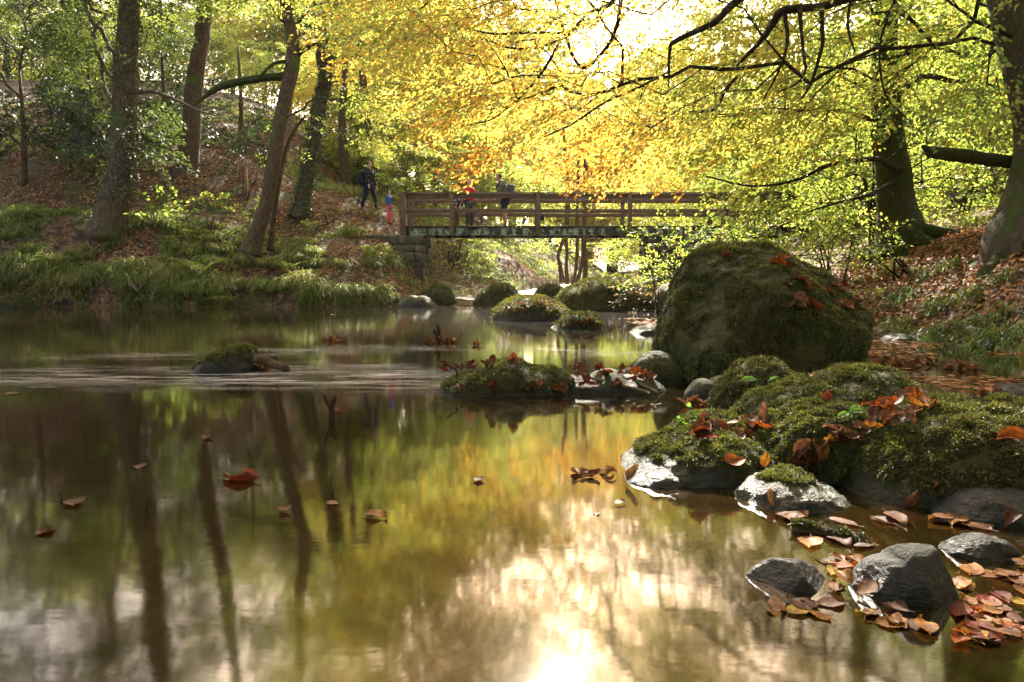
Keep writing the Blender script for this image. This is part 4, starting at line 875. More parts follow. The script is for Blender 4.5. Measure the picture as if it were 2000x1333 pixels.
def masonry_mat(name, a, b, mortar, sc=1.0, pale=False):
    g = NG(name); v = g.coord((sc, sc, sc)); n2 = g.noise(v, 9, 7, .7)
    col = g.ramp(n2, [(.3, a), (.7, b)]); n3 = g.noise(v, 1.5, 6, .65)
    mo = g.ramp(n3, [(.5, (0, 0, 0)), (.62, (1, 1, 1))]); col = g.mix(g.math('MULTIPLY', mo, .7), col, (.03, .04, .01))
    at_ = g.n('Attribute', attribute_name='col'); col = g.mix(1.0, col, at_.outputs['Color'], 'MULTIPLY')
    return g.done(g.pbsdf(col, .85, g.bump(n2, .8, .02), .3))
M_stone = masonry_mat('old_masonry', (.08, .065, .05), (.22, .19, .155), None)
def masonry(name, label, x0, x1, y0, y1, z0, z1, seed, tone=1.0, ch=.24):
    rg = np.random.default_rng(seed); parts = []; cols = []
    core = box(((x0 + x1) / 2, (y0 + y1) / 2, (z0 + z1) / 2), (x1 - x0 - .1, y1 - y0 - .1, z1 - z0 - .04)); parts.append(core); cols.append(np.full((8, 3), .25))
    z = z0
    while z < z1 - .05:
        h = min(ch * rg.uniform(.7, 1.3), z1 - z)
        if z1 - z - h < .08: h = z1 - z
        for (a0, a1, fixed, ax) in ((x0, x1, y0, 0), (x0, x1, y1, 0), (y0, y1, x0, 1), (y0, y1, x1, 1)):
            a = a0
            while a < a1 - .02:
                L = min(rg.uniform(.25, .7), a1 - a)
                if a1 - a - L < .15: L = a1 - a
                o_ = rg.uniform(-.02, .025); dpt = .16; cc = a + L / 2; inn = (dpt / 2 - o_) * (1 if fixed in (y0, x0) else -1)
                c = (cc, fixed + inn, z + h / 2) if ax == 0 else (fixed + inn, cc, z + h / 2)
                sz = (L - .02, dpt, h - .02) if ax == 0 else (dpt, L - .02, h - .02)
                V, F = box(c, sz, bev=.02); parts.append((V, F)); cols.append(np.full((len(V), 3), rg.uniform(.55, 1.15) * tone) * rg.uniform(.93, 1.07, 3)); a += L
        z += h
    V, F = merge(parts); V = V + .018 * np.column_stack([fbm(V * 3, 3, seed), fbm(V * 3, 3, seed + 1), fbm(V * 3, 3, seed + 2)])
    base = np.array([(x0 + x1) / 2, (y0 + y1) / 2, z0]); o = obj(name, V, F, M_stone, loc=base, col=np.concatenate(cols)); return tag(o, label, 'stone support')
zAb = zgb - .03
lx0, lx1 = bpx(705, 500, 22.5)[0], bpx(826, 500, 22.5)[0]
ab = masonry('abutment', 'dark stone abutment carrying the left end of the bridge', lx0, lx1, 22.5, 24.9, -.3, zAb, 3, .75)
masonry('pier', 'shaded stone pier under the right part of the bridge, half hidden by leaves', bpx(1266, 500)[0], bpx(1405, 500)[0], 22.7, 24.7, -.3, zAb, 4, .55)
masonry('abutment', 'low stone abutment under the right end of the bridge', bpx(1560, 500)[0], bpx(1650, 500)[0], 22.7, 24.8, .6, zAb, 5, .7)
x = bpx(481, 350, 25.0)
sp = empty('signpost', (x[0], 25.0, H1(x[0], 25.0) - .1), 'small wooden cross-shaped waymark post on the slope', 'signpost'); pb = np.array(sp.location)
zz = bpx(481, 311, 25)[2]; V, F = box((x[0], 25, (zz + pb[2]) / 2), (.09, .09, zz - pb[2]), bev=.01); M_newwood = simple('pale_wood', (.42, .26, .15), .7, .2, 8, .2, .003, (6, 6, 1))
obj('post', V - pb, F, M_newwood, sp)
V, F = box((x[0] + .01, 24.94, zz - .2), (.56, .03, .14), ry=-.12, bev=.01); obj('sign_board', V - pb, F, M_newwood, sp)
#@@PART4
# ------------------------------------------------------------ grass, litter, ferns
GRP = np.array([[.04, .07, .012], [.10, .16, .025], [.20, .27, .04], [.38, .40, .08], [.52, .45, .17], [.36, .22, .10]])
def blades(P, az, ln, reach, rise, wd, tone, rg, seg=4):
    n = len(P); s = np.linspace(0, 1, seg + 1); h = np.column_stack([np.cos(az), np.sin(az), np.zeros(n)]); sd_ = np.column_stack([-np.sin(az), np.cos(az), np.zeros(n)])
    x = ln[:, None] * reach[:, None] * s ** 1.2; z = ln[:, None] * (rise[:, None] * s - (rise[:, None] * .75 + .35 * reach[:, None]) * s ** 2.2)
    c = P[:, None] + h[:, None] * x[..., None]; c[..., 2] += z
    w_ = wd * (1 - s ** 2 * .93)[None, :, None] * rg.uniform(.7, 1.2, n)[:, None, None]; sd2 = sd_[:, None] + rg.normal(0, .35, (n, 1, 3))
    V = np.stack([c - sd2 * w_ / 2, c + sd2 * w_ / 2], 2).reshape(-1, 3); k = 2 * (seg + 1); b = (np.arange(n) * k)[:, None, None]
    q = np.array([[2 * j, 2 * j + 1, 2 * j + 3, 2 * j + 2] for j in range(seg)])[None]
    col = palette(tone, GRP) * rg.uniform(.75, 1.25, n)[:, None]
    return V, (b + q).reshape(-1, 4), np.repeat(col, k, 0)
def tufts(cx, cy, nb, ln, wd, seed, spread=.12, tone=.35, tsd=.16, hang=None, zo=0.0):
    rg = np.random.default_rng(seed); N = len(cx); n = N * nb; k = np.repeat(np.arange(N), nb)
    r_ = spread * np.sqrt(rg.random(n)); a = rg.uniform(0, 2 * math.pi, n); x = cx[k] + r_ * np.cos(a); y = cy[k] + r_ * np.sin(a)
    z = H(x, y) - .01 + zo; L = ln[k] * rg.uniform(.5, 1.15, n); az = a + rg.normal(0, .6, n)
    if hang is not None: az = np.where(rg.random(n) < .4, hang[k] + rg.normal(0, .7, n), az)
    ct_ = rg.normal(0, .1, N)[k]
    return blades(np.column_stack([x, y, z]), az, L, rg.uniform(.35, .95, n), rg.uniform(.7, 1.3, n), wd, tone + ct_ + rg.normal(0, tsd, n), rg)
def scat(n, x0, x1, y0, y1, rg, fn):
    xs = np.zeros(0); ys = np.zeros(0)
    while len(xs) < n:
        x = rg.uniform(x0, x1, n * 3); y = rg.uniform(y0, y1, n * 3); z = H(x, y); m = fn(x, y, z); xs = np.concatenate([xs, x[m]]); ys = np.concatenate([ys, y[m]])
    return xs[:n], ys[:n]
rg = np.random.default_rng(301)
def nz2(x, y, f, s): return vnoise(np.column_stack([x * f, y * f, x * 0]), s)
parts = []; cols = []
def addg(t): parts.append(t[:2]); cols.append(t[2])
# bank-edge tussocks hanging towards the water
x, y = scat(230, -19, -3.0, 18.6, 20.2, rg, lambda x, y, z: (z > .45) & (z < 1.3) & (nz2(x, y, .9, 4) > -.3))
addg(tufts(x, y, 110, rg.uniform(.5, .95, 230), .019, 302, .12, .5, .22, hang=np.full(230, -math.pi / 2)))
x, y = scat(120, -19, -2.6, 18.4, 20.2, rg, lambda x, y, z: (z > .1) & (z < .5) & (nz2(x, y, 1.3, 6) > -.1))
addg(tufts(x, y, 70, rg.uniform(.3, .6, 120), .017, 312, .14, .42, .22, hang=np.full(120, -math.pi / 2)))
x, y = scat(360, -19, -3.4, 19.6, 22.6, rg, lambda x, y, z: (z > 1.2) & (nz2(x, y, .8, 14) > -.15))
addg(tufts(x, y, 60, rg.uniform(.35, .7, 360), .018, 303, .12, .40, .2, hang=np.full(360, -math.pi / 2)))
x, y = scat(700, -24, -5, 22, 34, rg, lambda x, y, z: (z > 2) & (nz2(x, y, .5, 24) > -.02) & (nz2(x, y, 1.7, 26) > -.2))
addg(tufts(x, y, 60, rg.uniform(.22, .5, 700), .018, 304, .22, .38, .2))
x, y = scat(260, -3.6, 2.0, 21, 34, rg, lambda x, y, z: (z > .3) & (x < xc(y) - .8) & (nz2(x, y, .7, 34) > -.3))
addg(tufts(x, y, 60, rg.uniform(.25, .5, 260), .014, 305, .3, .42, .16))
x, y = scat(120, 3.4, 12, 20, 34, rg, lambda x, y, z: (z > .2) & (nz2(x, y, .7, 35) > 0))
addg(tufts(x, y, 50, rg.uniform(.25, .5, 120), .014, 306, .3, .42, .16))
V, F = merge(parts); tag(obj('grass', V, F, M_grass, col=np.concatenate(cols)), 'long arching green and straw grass hanging over the left bank', kind='stuff')
parts = []; cols = []
# right-bank wood-rush, thick near the edge of the picture
def rb_pts(n, lst, sd):
    r0 = np.random.default_rng(sd); o = []
    for (px, py, D, s) in lst:
        for k in range(n): a = at(px + r0.normal(0, s), 0, D + r0.normal(0, .18)); o.append((a[0], a[1]))
    o = np.array(o); return o[:, 0], o[:, 1]
x, y = rb_pts(3, [(1950, 0, 6.1, 30), (1985, 0, 6.0, 25), (1920, 0, 6.4, 25), (1900, 0, 7.0, 25), (1860, 0, 7.6, 25), (1820, 0, 8.0, 30), (1790, 0, 8.6, 25), (1755, 0, 8.8, 25), (2010, 0, 5.9, 30), (1840, 0, 8.8, 30), (1930, 0, 7.4, 25), (1960, 0, 7.0, 30)], 7)
addg(tufts(x, y, 75, np.random.default_rng(1).uniform(.22, .4, len(x)), .008, 310, .1, .27, .12, hang=np.full(len(x), -2.2)))
x, y = scat(260, 4.6, 11, 6.5, 16, rg, lambda x, y, z: (z > .45) & (nz2(x, y, .9, 44) > .1))
addg(tufts(x, y, 40, rg.uniform(.15, .32, 260), .008, 311, .2, .33, .15))
V, F = merge(parts); tag(obj('wood_rush', V, F, M_grass, col=np.concatenate(cols)), 'dark green strap-leaved tussocks among fallen leaves on the right bank', kind='stuff')

LITP = np.array([[.07, .032, .016], [.16, .065, .026], [.28, .11, .036], [.42, .19, .07], [.50, .30, .16], [.38, .26, .18]])
def litter(x, y, ls, rg, lift=.01, zfix=None, six=False):
    n = len(x); z = H(x, y) if zfix is None else np.full(n, zfix); e = .05
    gx = (H(x + e, y) - H(x - e, y)) / (2 * e); gy = (H(x, y + e) - H(x, y - e)) / (2 * e)
    if zfix is not None: gx = gy = np.zeros(n)
    N_ = unit(np.column_stack([-gx, -gy, np.ones(n)]) + rg.normal(0, .35 if zfix is None else .04, (n, 3))); D = rg.normal(0, 1, (n, 3)); D -= N_ * (D * N_).sum(1)[:, None]
    P = np.column_stack([x, y, z + lift + rg.random(n) * (.03 if zfix is None else .002)])
    V, F, k = leaf_quads(P, D, N_, ls * rg.uniform(.7, 1.2, n), .62, fold=.2 if zfix is None else .03, curl=.1 if zfix is None else 0, six=six)
    return V, F, np.repeat(palette(np.clip(rg.normal(.5, .25, n), 0, 1), LITP) * rg.uniform(.7, 1.2, n)[:, None], k, 0)
parts = []; cols = []
x, y = scat(26000, -26, -3, 19.4, 34, rg, lambda x, y, z: (z > 1.0) & (nz2(x, y, .5, 24) < .2) & (nz2(x, y, 1.4, 25) > -.35)); addg(litter(x, y, .11, rg))
x, y = scat(15000, -4.5, 9, 20, 36, rg, lambda x, y, z: (z > .25)); addg(litter(x, y, .12, rg))
x, y = scat(16000, 3.6, 9, 5, 12, rg, lambda x, y, z: z > .03); addg(litter(x, y, .075, rg, six=True))
x, y = scat(12000, 3.6, 16, 8, 20, rg, lambda x, y, z: z > .03); addg(litter(x, y, .085, rg))
V, F = merge(parts); tag(obj('leaf_litter', V, F, M_litter, col=np.concatenate(cols)), 'russet fallen beech leaves covering the banks', kind='stuff')
parts = []; cols = []
def wl(n, x0, x1, y0, y1, ls, fn=lambda x, y, z: z < .02): x, y = scat(n, x0, x1, y0, y1, rg, fn); addg(litter(x, y, ls, rg, .003, 0.0, six=True))
nf_ = lambda x, y, z: (z < .03) & (nz2(x, y * 2, 1.6, 51) > -.1)
wl(1100, 2.6, 4.4, 5.0, 8.2, .07, nf_); wl(500, 1.9, 4.2, 9.4, 12.2, .08, nf_); wl(350, 2.4, 3.6, 3.6, 4.6, .06, nf_); wl(160, -16, -2, 18.2, 19.2, .1, lambda x, y, z: (z < 0) & (z > -.16)); wl(120, -2, 2, 18.5, 20, .09)
V, F = merge(parts); tag(obj('floating_leaves', V, F, M_litter, col=np.concatenate(cols)), 'brown leaves drifted together on the shallow water along the right shore', kind='stuff')

def fern(name, label, x, y, nfr, ln, seed, tone=.3, z=None, lean=0):
    rg = np.random.default_rng(seed); b = np.array([x, y, H1(x, y) if z is None else z]); root = empty(name, b, label, 'fern')
    for f in range(nfr):
        az = f * 2 * math.pi / nfr + rg.normal(0, .25) + lean; L = ln * rg.uniform(.75, 1.1); s = np.linspace(0, 1, 26); h = np.array([math.cos(az), math.sin(az), 0])
        c = h * (L * .85 * s ** 1.1)[:, None]; c[:, 2] = L * (1.25 * s - .8 * s ** 2.1); T = unit(np.gradient(c, axis=0)); sd_ = np.array([-math.sin(az), math.cos(az), 0])
        P = []; D = []; Ls = []
        for j in range(2, 26):
            for sg in (-1, 1): P.append(c[j]); D.append(sd_ * sg + T[j] * .45 + [0, 0, -.12]); Ls.append(L * .26 * math.sin(math.pi * min(1, .12 + s[j] * .86)) ** .8 + .012)
        P, D, Ls = np.array(P), np.array(D), np.array(Ls); N_ = np.cross(D, T[0]) * 0 + [0, 0, 1.] + rg.normal(0, .12, P.shape)
        V, F, k = leaf_quads(P, D, N_, Ls, .11, fold=.1, six=False); V2, F2 = tubes(c[:-1], c[1:], np.full(25, .004), np.full(25, .003), 3)
        col = np.vstack([np.repeat(palette(np.full(len(P), tone) + rg.normal(0, .06, len(P)), GRP) * 1.25, k, 0), np.tile([.12, .11, .03], (len(V2), 1))])
        V, F = merge([(V, F), (V2, F2)]); obj('frond', V, F, M_fern, root, col=col)
for k, (px, D, lab, ln, tn) in enumerate([(110, 19.9, 'fern among the tussocks at the far left of the bank', .8, .42), (300, 20.2, 'fern below the young maple sapling', .7, .4), (560, 20.6, 'fern behind the foot of the leaning beech', .7, .35), (720, 21.5, 'fern left of the stone abutment', .6, .45), (385, 20.0, 'large pale fern arching out of the left bank grass', 1.15, .42), (425, 19.4, 'bright fern low over the water left of the abutment', .8, .5), (610, 23.2, 'fern at the foot of the ivy-speckled tree', .6, .4),
     (1700, 9.4, 'tall yellow-green fern behind the right shoulder of the huge boulder', .5, .58), (1740, 10.2, 'upright bright fern frond clump on the leafy slope', .5, .55), (1655, 9.0, 'yellowish fern just above the leaves on the huge boulder', .42, .6),
     (1760, 11.0, 'small pale fern at the foot of the mossy beech', .35, .4), (1800, 9.2, 'low fern among brown leaves on the right slope', .32, .45), (1990, 5.4, 'dark green fern at the right edge above the pool', .3, .25), (1620, 10.2, 'feathery fern between the boulder and the bridge end', .45, .5)]):
    p = at(px, 400, D); fern('fern', lab, p[0], D, 9 if k < 7 else 7, ln, 400 + k, tn)

# ------------------------------------------------------------ individual fallen leaves
g = NG('dry_leaf'); oi = g.n('ObjectInfo'); v = g.coord((1, 1, 1)); n = g.noise(v, 60, 4, .6); n2 = g.noise(g.coord((20, 90, 1)), 3, 2, .5)
c = g.mix(g.ramp(n, [(.4, (0, 0, 0)), (.6, (1, 1, 1))]), g.mix(1.0, oi.outputs['Color'], (.4, .33, .28), 'MULTIPLY'), oi.outputs['Color'])
bs = g.pbsdf(c, .62, g.bump(n, .4, .001), .18); tr = g.n('BsdfTranslucent', {0: c})
M_dry = g.done(g.n('MixShader', {0: .3, 1: bs, 2: tr}))
def leafmesh(L, W, curl, cup, pleat, seed, twist=0.0, stalk=.18, rim=.6):
    rg = np.random.default_rng(seed); nu, nv = 19, 9; V = []
    for i in range(nu):
        u = i / (nu - 1); wv = W * 1.12 * (math.sin(math.pi * u ** .86) ** .9) * (1 - .28 * u) * (1 + .05 * math.sin(u * 37 + seed)) * (1 if u < .98 else 0)
        for j in range(nv):
            t = j / (nv - 1) * 2 - 1; x = u - .5; y = t * wv / 2 / L
            z = .05 * rim * max(0, math.sin(u * 7 + seed * 2 + 2 * t)) * abs(t) ** 3 + cup * abs(t) ** 1.6 * wv / L + pleat * .02 * math.sin((u + abs(t) * .18) * 2 * math.pi * 8) * (1 - abs(t) * .3) + .03 * math.sin(u * 5 + seed) * t
            if curl: a = curl * (x); R_ = 1 / curl; x2 = math.sin(a) * (R_ - z); z = R_ - math.cos(a) * (R_ - z); x = x2
            b = twist * u * t; V.append([x * L, y * L, (z + b * .2) * L])
    V = np.array(V); i = (np.arange(nu - 1)[:, None] * nv + np.arange(nv - 1)[None]).ravel(); F = [np.stack([i, i + nv, i + nv + 1, i + 1], 1)]
    a = V[nv // 2]; V2, F2 = tubes([a], [a + np.array([-stalk * L, 0, .03 * L])], [.0012], [.0009], 4)
    V, F = merge([(V, F), (V2, F2)]); V[:, 2] -= V[:, 2].min(); return mk_mesh('fallen_leaf', V, F, M_dry, True)
LM = [leafmesh(.07, .045, .8, .15, 1, 1), leafmesh(.075, .05, 1.0, .25, 1, 2, .4), leafmesh(.065, .045, .01, .08, .7, 3), leafmesh(.075, .042, -1.2, .3, 1, 4, .5), leafmesh(.08, .045, 1.5, .4, 1.2, 5, .6), leafmesh(.06, .045, .3, .6, 1, 6, .2)]
FLATS = [leafmesh(.075, .046, .01, .02, .35, 7, rim=.5), leafmesh(.07, .048, .35, .12, .5, 8, .2, rim=.8), leafmesh(.068, .042, -.3, .05, .5, 9, .3, rim=.7), leafmesh(.06, .044, .6, .25, .6, 10, rim=1), leafmesh(.078, .044, .1, -.1, .4, 11, .2, rim=.9)]
cV, cF = merge([(gV, gF)]); rocksV = []; rocksF = []; n0 = 0
for V, F in RC: rocksV.append(V); rocksF.append(F + n0); n0 += len(V)
bvr = BVHTree.FromPolygons(np.concatenate(rocksV).tolist(), np.concatenate(rocksF).tolist())
LC = {'orange': (.28, .07, .01), 'russet': (.16, .03, .012), 'tan': (.19, .085, .03), 'brown': (.09, .035, .015), 'pink-brown': (.15, .065, .03), 'yellow': (.34, .21, .03), 'green': (.12, .32, .02), 'golden': (.24, .10, .014)}
rl = np.random.default_rng(77)
def leafat(px, py, colr, label=None, k=None, sc=1.0, up=.0, rz=None, group=None, float_=False, lift=.0):
    d = Vector(ray(px, py)).normalized(); o0 = Vector((0, 0, CAMZ)); hit = bvr.ray_cast(o0, d)[:2] if not float_ else (None, None)
    w_ = wat(px, py) if py > 575 else None
    if hit[0] is None or (w_ is not None and (Vector(w_) - o0).length < (hit[0] - o0).length):
        if w_ is None: return None
        p = Vector(w_) + Vector((0, 0, .003)); nrm = Vector((0, 0, 1)); fl = True; nrm = Vector((rl.normal(0, .05), rl.normal(0, .05), 1)); p.z += rl.uniform(-.005, .001)
    else: p, nrm = hit; fl = False; nrm = (nrm.normalized() * .6 + Vector((0, 0, .55))).normalized(); p = p + nrm * (.012 + lift)
    me = FLATS[int(rl.integers(len(FLATS)))] if (fl and up == 0 and k is None) else LM[int(rl.integers(len(LM))) if k is None else k]
    o = bpy.data.objects.new('fallen_leaf', me); C.objects.link(o); o.location = p
    q = nrm.to_track_quat('Z', 'Y').to_matrix().to_4x4() @ Matrix.Rotation(rl.uniform(0, 6.28) if rz is None else rz, 4, 'Z') @ Matrix.Rotation(-up, 4, 'Y')
    if up: q = q @ Matrix.Translation((0, 0, 0))
    o.rotation_euler = q.to_euler(); s = sc * rl.uniform(.9, 1.1); o.scale = (s, s, s); v = rl.uniform(.8, 1.2); cc = LC[colr]; o.color = (cc[0] * v, cc[1] * v, cc[2] * v, 1)
    if up: o.location = p + Vector((0, 0, .024 * s * math.sin(abs(up))))
    tag(o, label, 'leaf', group); return o
def cluster(lst, colrs, n, label, group, sc=1.0, up=0.0, k=None):
    for j in range(n):
        px, py, sx, sy = lst[j % len(lst)]; leafat(px + rl.uniform(-1, 1) * sx, py + rl.uniform(-1, 1) * sy, colrs[int(rl.integers(len(colrs)))], label, k, sc * rl.uniform(.75, 1.2), up * rl.uniform(.3, 1.2) if up else 0, group=group)
singles = [(1432, 908, 'orange', 'bright orange leaf arched over the wet rocks at the left of the near pile', 0, 1.0, 0, 0), (1498, 918, 'golden', 'pointed amber leaf standing upright behind the wet grey rock', 2, .85, 1.25, 1.2),
    (1512, 992, 'tan', 'oval tan leaf standing on edge at the water line by the wet grey rock', 2, .8, 1.2, 1.4), (1785, 992, 'pink-brown', 'round ribbed tan leaf upright against the dark rock by the water', 2, .85, 1.2, 1.5),
    (1975, 873, 'orange', 'single orange leaf on moss near the right edge', 3, 1.0, 0, 0), (1825, 962, 'tan', 'small tan leaf on edge between moss and bare rock at the right', 2, .5, .9, .4), (1828, 808, 'orange', 'small upright orange leaf on top of the broad mossy rock', 2, .5, 1.2, 1.5),
    (1615, 790, 'russet', 'dark red folded leaf on the mossy hummock', 1, .75, .8, 1.0), (1580, 742, 'orange', 'small orange leaf on the long mossy hump behind the seedling', 5, .6, .3, .5), (1500, 826, 'pink-brown', 'tall curled brown leaf standing in the gully of the near pile', 1, 1.0, 1.1, 1.9),
    (1440, 862, 'pink-brown', 'wide pinkish leaf with a pointed tip lying left of the mossy hummock', 0, .95, .5, .6), (1540, 600, 'tan', 'tan leaf lying alone at the left on the shelf of the huge boulder', 0, 1.3, .5, .2), (1420, 505, 'russet', 'tiny red leaf on the crown of the huge boulder', 5, .9, .3, .2),
    (1240, 940, 'tan', 'crinkled tan leaf against the wet stone left of the near pile', 1, .8, .7, 1.0), (1003, 714, 'orange', 'large orange leaf standing on the flat mossy island', 2, 1.3, 1.0, 1.57), (1265, 615, 'orange', 'orange leaf on the shoal', 2, 1, .3, 0)]
for px, py, c_, lab, k, s, up, rz in singles: leafat(px, py, c_, lab, k, s, up, rz)
cluster([(1640, 575, 35, 22), (1600, 605, 45, 12), (1560, 560, 30, 12), (1520, 520, 25, 10), (1655, 600, 20, 12), (1670, 560, 20, 12)], ['pink-brown', 'tan', 'russet', 'orange', 'tan'], 44, 'curled fallen leaf on the sloping top of the huge mossy boulder', 'leaves on the huge boulder', 1.15, .5)
cluster([(1590, 895, 22, 12), (1640, 870, 25, 12), (1700, 845, 25, 12), (1750, 825, 20, 12), (1800, 815, 20, 10), (1560, 905, 10, 8)], ['tan', 'pink-brown', 'pink-brown', 'golden', 'brown'], 34, 'large curled tan leaf wedged in the gully between the mossy rocks', 'leaves in the near gully', .85, .5)
cluster([(1400, 838, 30, 14), (1440, 850, 28, 10), (1480, 845, 25, 10), (1380, 860, 15, 8)], ['russet', 'brown', 'pink-brown', 'orange'], 18, 'reddish curled leaf in the hollow behind the low wet rock', 'leaves in the left hollow of the near pile', .9, .6)
cluster([(1780, 790, 30, 14), (1720, 810, 20, 10)], ['pink-brown', 'russet', 'orange'], 12, 'brownish leaf caught between the hump and the broad mossy rock', 'leaves between the mossy rocks', .9, .7)
cluster([(1945, 1150, 65, 45), (1965, 1205, 50, 45), (1900, 1190, 35, 60), (1990, 1115, 40, 25), (1930, 1240, 60, 25)], ['orange', 'golden', 'brown', 'golden', 'russet', 'tan', 'yellow'], 44, 'floating leaf among the raft of leaves right of the peaked stone', 'floating leaves at the lower right', .7)
cluster([(1665, 1170, 40, 28), (1600, 1190, 40, 18), (1700, 1210, 55, 22), (1790, 1222, 45, 14), (1645, 1120, 22, 16), (1520, 1190, 45, 14)], ['tan', 'golden', 'orange', 'golden', 'yellow', 'brown'], 24, 'wet floating leaf gathered around the two angular stones', 'floating leaves around the angular stones', .7)
cluster([(1640, 1098, 40, 3), (1630, 1060, 60, 8), (1850, 1020, 50, 6), (1700, 1015, 60, 8), (1930, 1030, 40, 5), (1560, 1010, 30, 5)], ['tan', 'golden', 'pink-brown', 'brown'], 18, 'flat leaf floating in the dark water below the near rock pile', 'floating leaves below the near rocks', .95)
cluster([(1130, 930, 30, 6), (1170, 935, 25, 5), (1190, 925, 15, 5)], ['brown', 'tan', 'russet'], 9, 'crisp brown leaf stranded at the left tip of the near rock pile', 'leaves at the tip of the near rocks', .55, .4)
cluster([(900, 722, 40, 5), (960, 716, 50, 4), (1150, 728, 40, 8), (1220, 732, 50, 9), (1180, 750, 60, 10), (1260, 745, 25, 8), (1000, 765, 120, 2)], ['russet', 'brown', 'pink-brown', 'orange', 'brown'], 60, 'brown leaf heaped on the low island left of the huge boulder', 'leaves heaped on the island', 1.0, .6)
cluster([(1020, 603, 35, 8), (1070, 600, 25, 8), (1050, 590, 20, 5)], ['pink-brown', 'tan', 'orange'], 34, 'small leaf stuck to the whale-backed rock', 'leaves on the whale-backed rock', 1.5, .2)
cluster([(1140, 632, 25, 5), (1120, 636, 35, 4)], ['orange', 'russet', 'brown'], 16, 'leaf heaped on the small rock beside the whale-backed one', 'leaves on the small stream rock', 1.2, .4)
for px, py, c_, lab, s in [(405, 857, 'pink-brown', 'long pale leaf floating alone in the left pool', .9), (272, 912, 'brown', 'dull leaf drifting just under the surface at the left', .9), (25, 770, 'tan', 'pale leaf at the left edge of the water', 1.0), (1210, 985, 'pink-brown', 'small leaf floating off the tip of the near rocks', .5),
                           (1165, 1005, 'tan', 'tiny leaf floating further out from the rock tip', .35), (1280, 790, 'pink-brown', 'leaf floating on the dark reflection of the huge boulder', 1.0), (1350, 807, 'tan', 'leaf floating between the mossy rocks and the boulder', .8), (555, 1000, 'tan', 'leaf caught on the short twig in mid-pool', .8),
                           (145, 985, 'brown', 'brown leaf caught on the left-most twig', 1.0), (650, 985, 'tan', 'leaf caught at the foot of the thin grass stem', .5), (650, 615, 'orange', 'orange leaf floating near the left bank', 1.4), (935, 940, 'brown', 'faint leaf floating at the centre of the pool', .7), (90, 1040, 'brown', 'sunken leaf near the lower left', .8), (735, 1010, 'golden', 'dim orange leaf under the surface in mid-pool', .9)]:
    leafat(px, py, c_, lab, None, s, 0, rz=rl.uniform(-.3, .3), float_=True)
o = leafat(466, 938, 'russet', 'dark red curled leaf floating in the left half of the pool', 1, 1.4, 0, .1, float_=True); o.color = (.14, .025, .01, 1)
o = leafat(484, 930, 'orange', 'orange leaf riding on the dark red one in the left half of the pool', 1, .9, .4, .1, float_=True)

# ------------------------------------------------------------ twigs, sticks, sprigs
def stick(name, label, pts_, r, m=M_twig, cat='twig', amp=.15, sides=7, subs=()):
    P = np.array(pts_, float); root_ = P[0]; pr_ = [loft(P, r, sides, len(P) * 6, amp, 30, 3)]
    for s_, rr in subs: pr_.append(loft(np.array(s_, float), rr, 6, len(s_) * 5, amp, 30, 4))
    V, F = merge(pr_); return tag(obj(name, V, F, m, sm=True, loc=root_), label, cat)
D = 2.85
stick('stick', 'short black forked stick standing out of the water in mid-pool', [at(648, 835, D), at(648, 810, D), at(648, 790, D), at(654, 779, D), at(653, 772, D)], [.012, .012, .012, .009, .004], M_twig,
      subs=[([at(648, 800, D), at(641, 790, D), at(635, 778, D), at(634, 770, D)], [.009, .008, .006, .003])])
o = leafat(662, 805, 'russet', 'reddish leaf bunched against the forked black stick', 1, .7, 0, .1, float_=True); o = leafat(644, 792, 'orange', 'tiny amber leaf caught in the fork of the black stick', 2, .3, 0, .1, float_=True); o.location = at(645, 790, 2.84); o.rotation_euler = (1.4, .3, 0)
D = 1.66; stick('twig', 'thin dark twig standing straight out of the left pool', [at(284, 1030, D), at(285, 1010, D), at(287, 985, D), at(290, 972, D)], [.0028, .0028, .0024, .0018])
D = 1.75; stick('twig', 'tiny pale twig tip poking up near the left edge of the pool', [at(119, 992, D), at(120, 975, D), at(119, 962, D)], [.0024, .0022, .0018])
D = 1.72; stick('twig', 'short twig stub beside a floating leaf in mid-pool', [at(570, 1006, D), at(570, 985, D)], [.003, .0028])
D = 1.8; stick('twig', 'thin dry grass stem rising from the pool below the forked stick', [at(650, 985, D), at(650, 960, D), at(646, 945, D), at(647, 925, D)], [.0018, .0016, .0013, .0008])
D = 6.8
stick('branch_piece', 'knobbly bare twig sticking out of the leaf clump in mid-stream', [at(862, 672, D), at(856, 655, D), at(857, 645, D), at(853, 633, D)], [.03, .024, .018, .01], subs=[([at(858, 660, D), at(850, 650, D), at(847, 645, D)], [.016, .012, .008])])
def pile(name, label, cx, D, w_, h_, n, seed, ls=.06, cat='leaf pile'):
    rg = np.random.default_rng(seed); x = at(cx, 600, D)[0]; a = rg.uniform(0, 6.28, n); r_ = np.sqrt(rg.random(n)); P = np.column_stack([x + w_ * r_ * np.cos(a), D + w_ * .4 * r_ * np.sin(a), rg.random(n) * h_ * (1 - r_)])
    V, F, k = leaf_quads(P, rg.normal(0, 1, (n, 3)), rg.normal(0, .5, (n, 3)) + [0, 0, 1], ls * rg.uniform(.7, 1.2, n), .62, six=True)
    return tag(obj(name, V, F, M_litter, loc=(x, D, 0), col=np.repeat(palette(rg.random(n) * .6, LITP), k, 0)), label, cat)
pile('leaf_pile', 'dark clump of soaked leaves round the bare twig in mid-stream', 862, 6.8, .15, .1, 80, 1); pile('leaf_pile', 'small clump of red leaves on the water above the mossy midstream rock', 655, 7.1, .14, .04, 40, 2)
pile('leaf_pile', 'tiny dark leaf clump on the water right of the twig clump', 933, 6.5, .05, .03, 14, 3); pile('leaf_pile', 'russet leaves piled against a stone in the pool right of the huge boulder', 1775, 4.9, .22, .08, 120, 4)
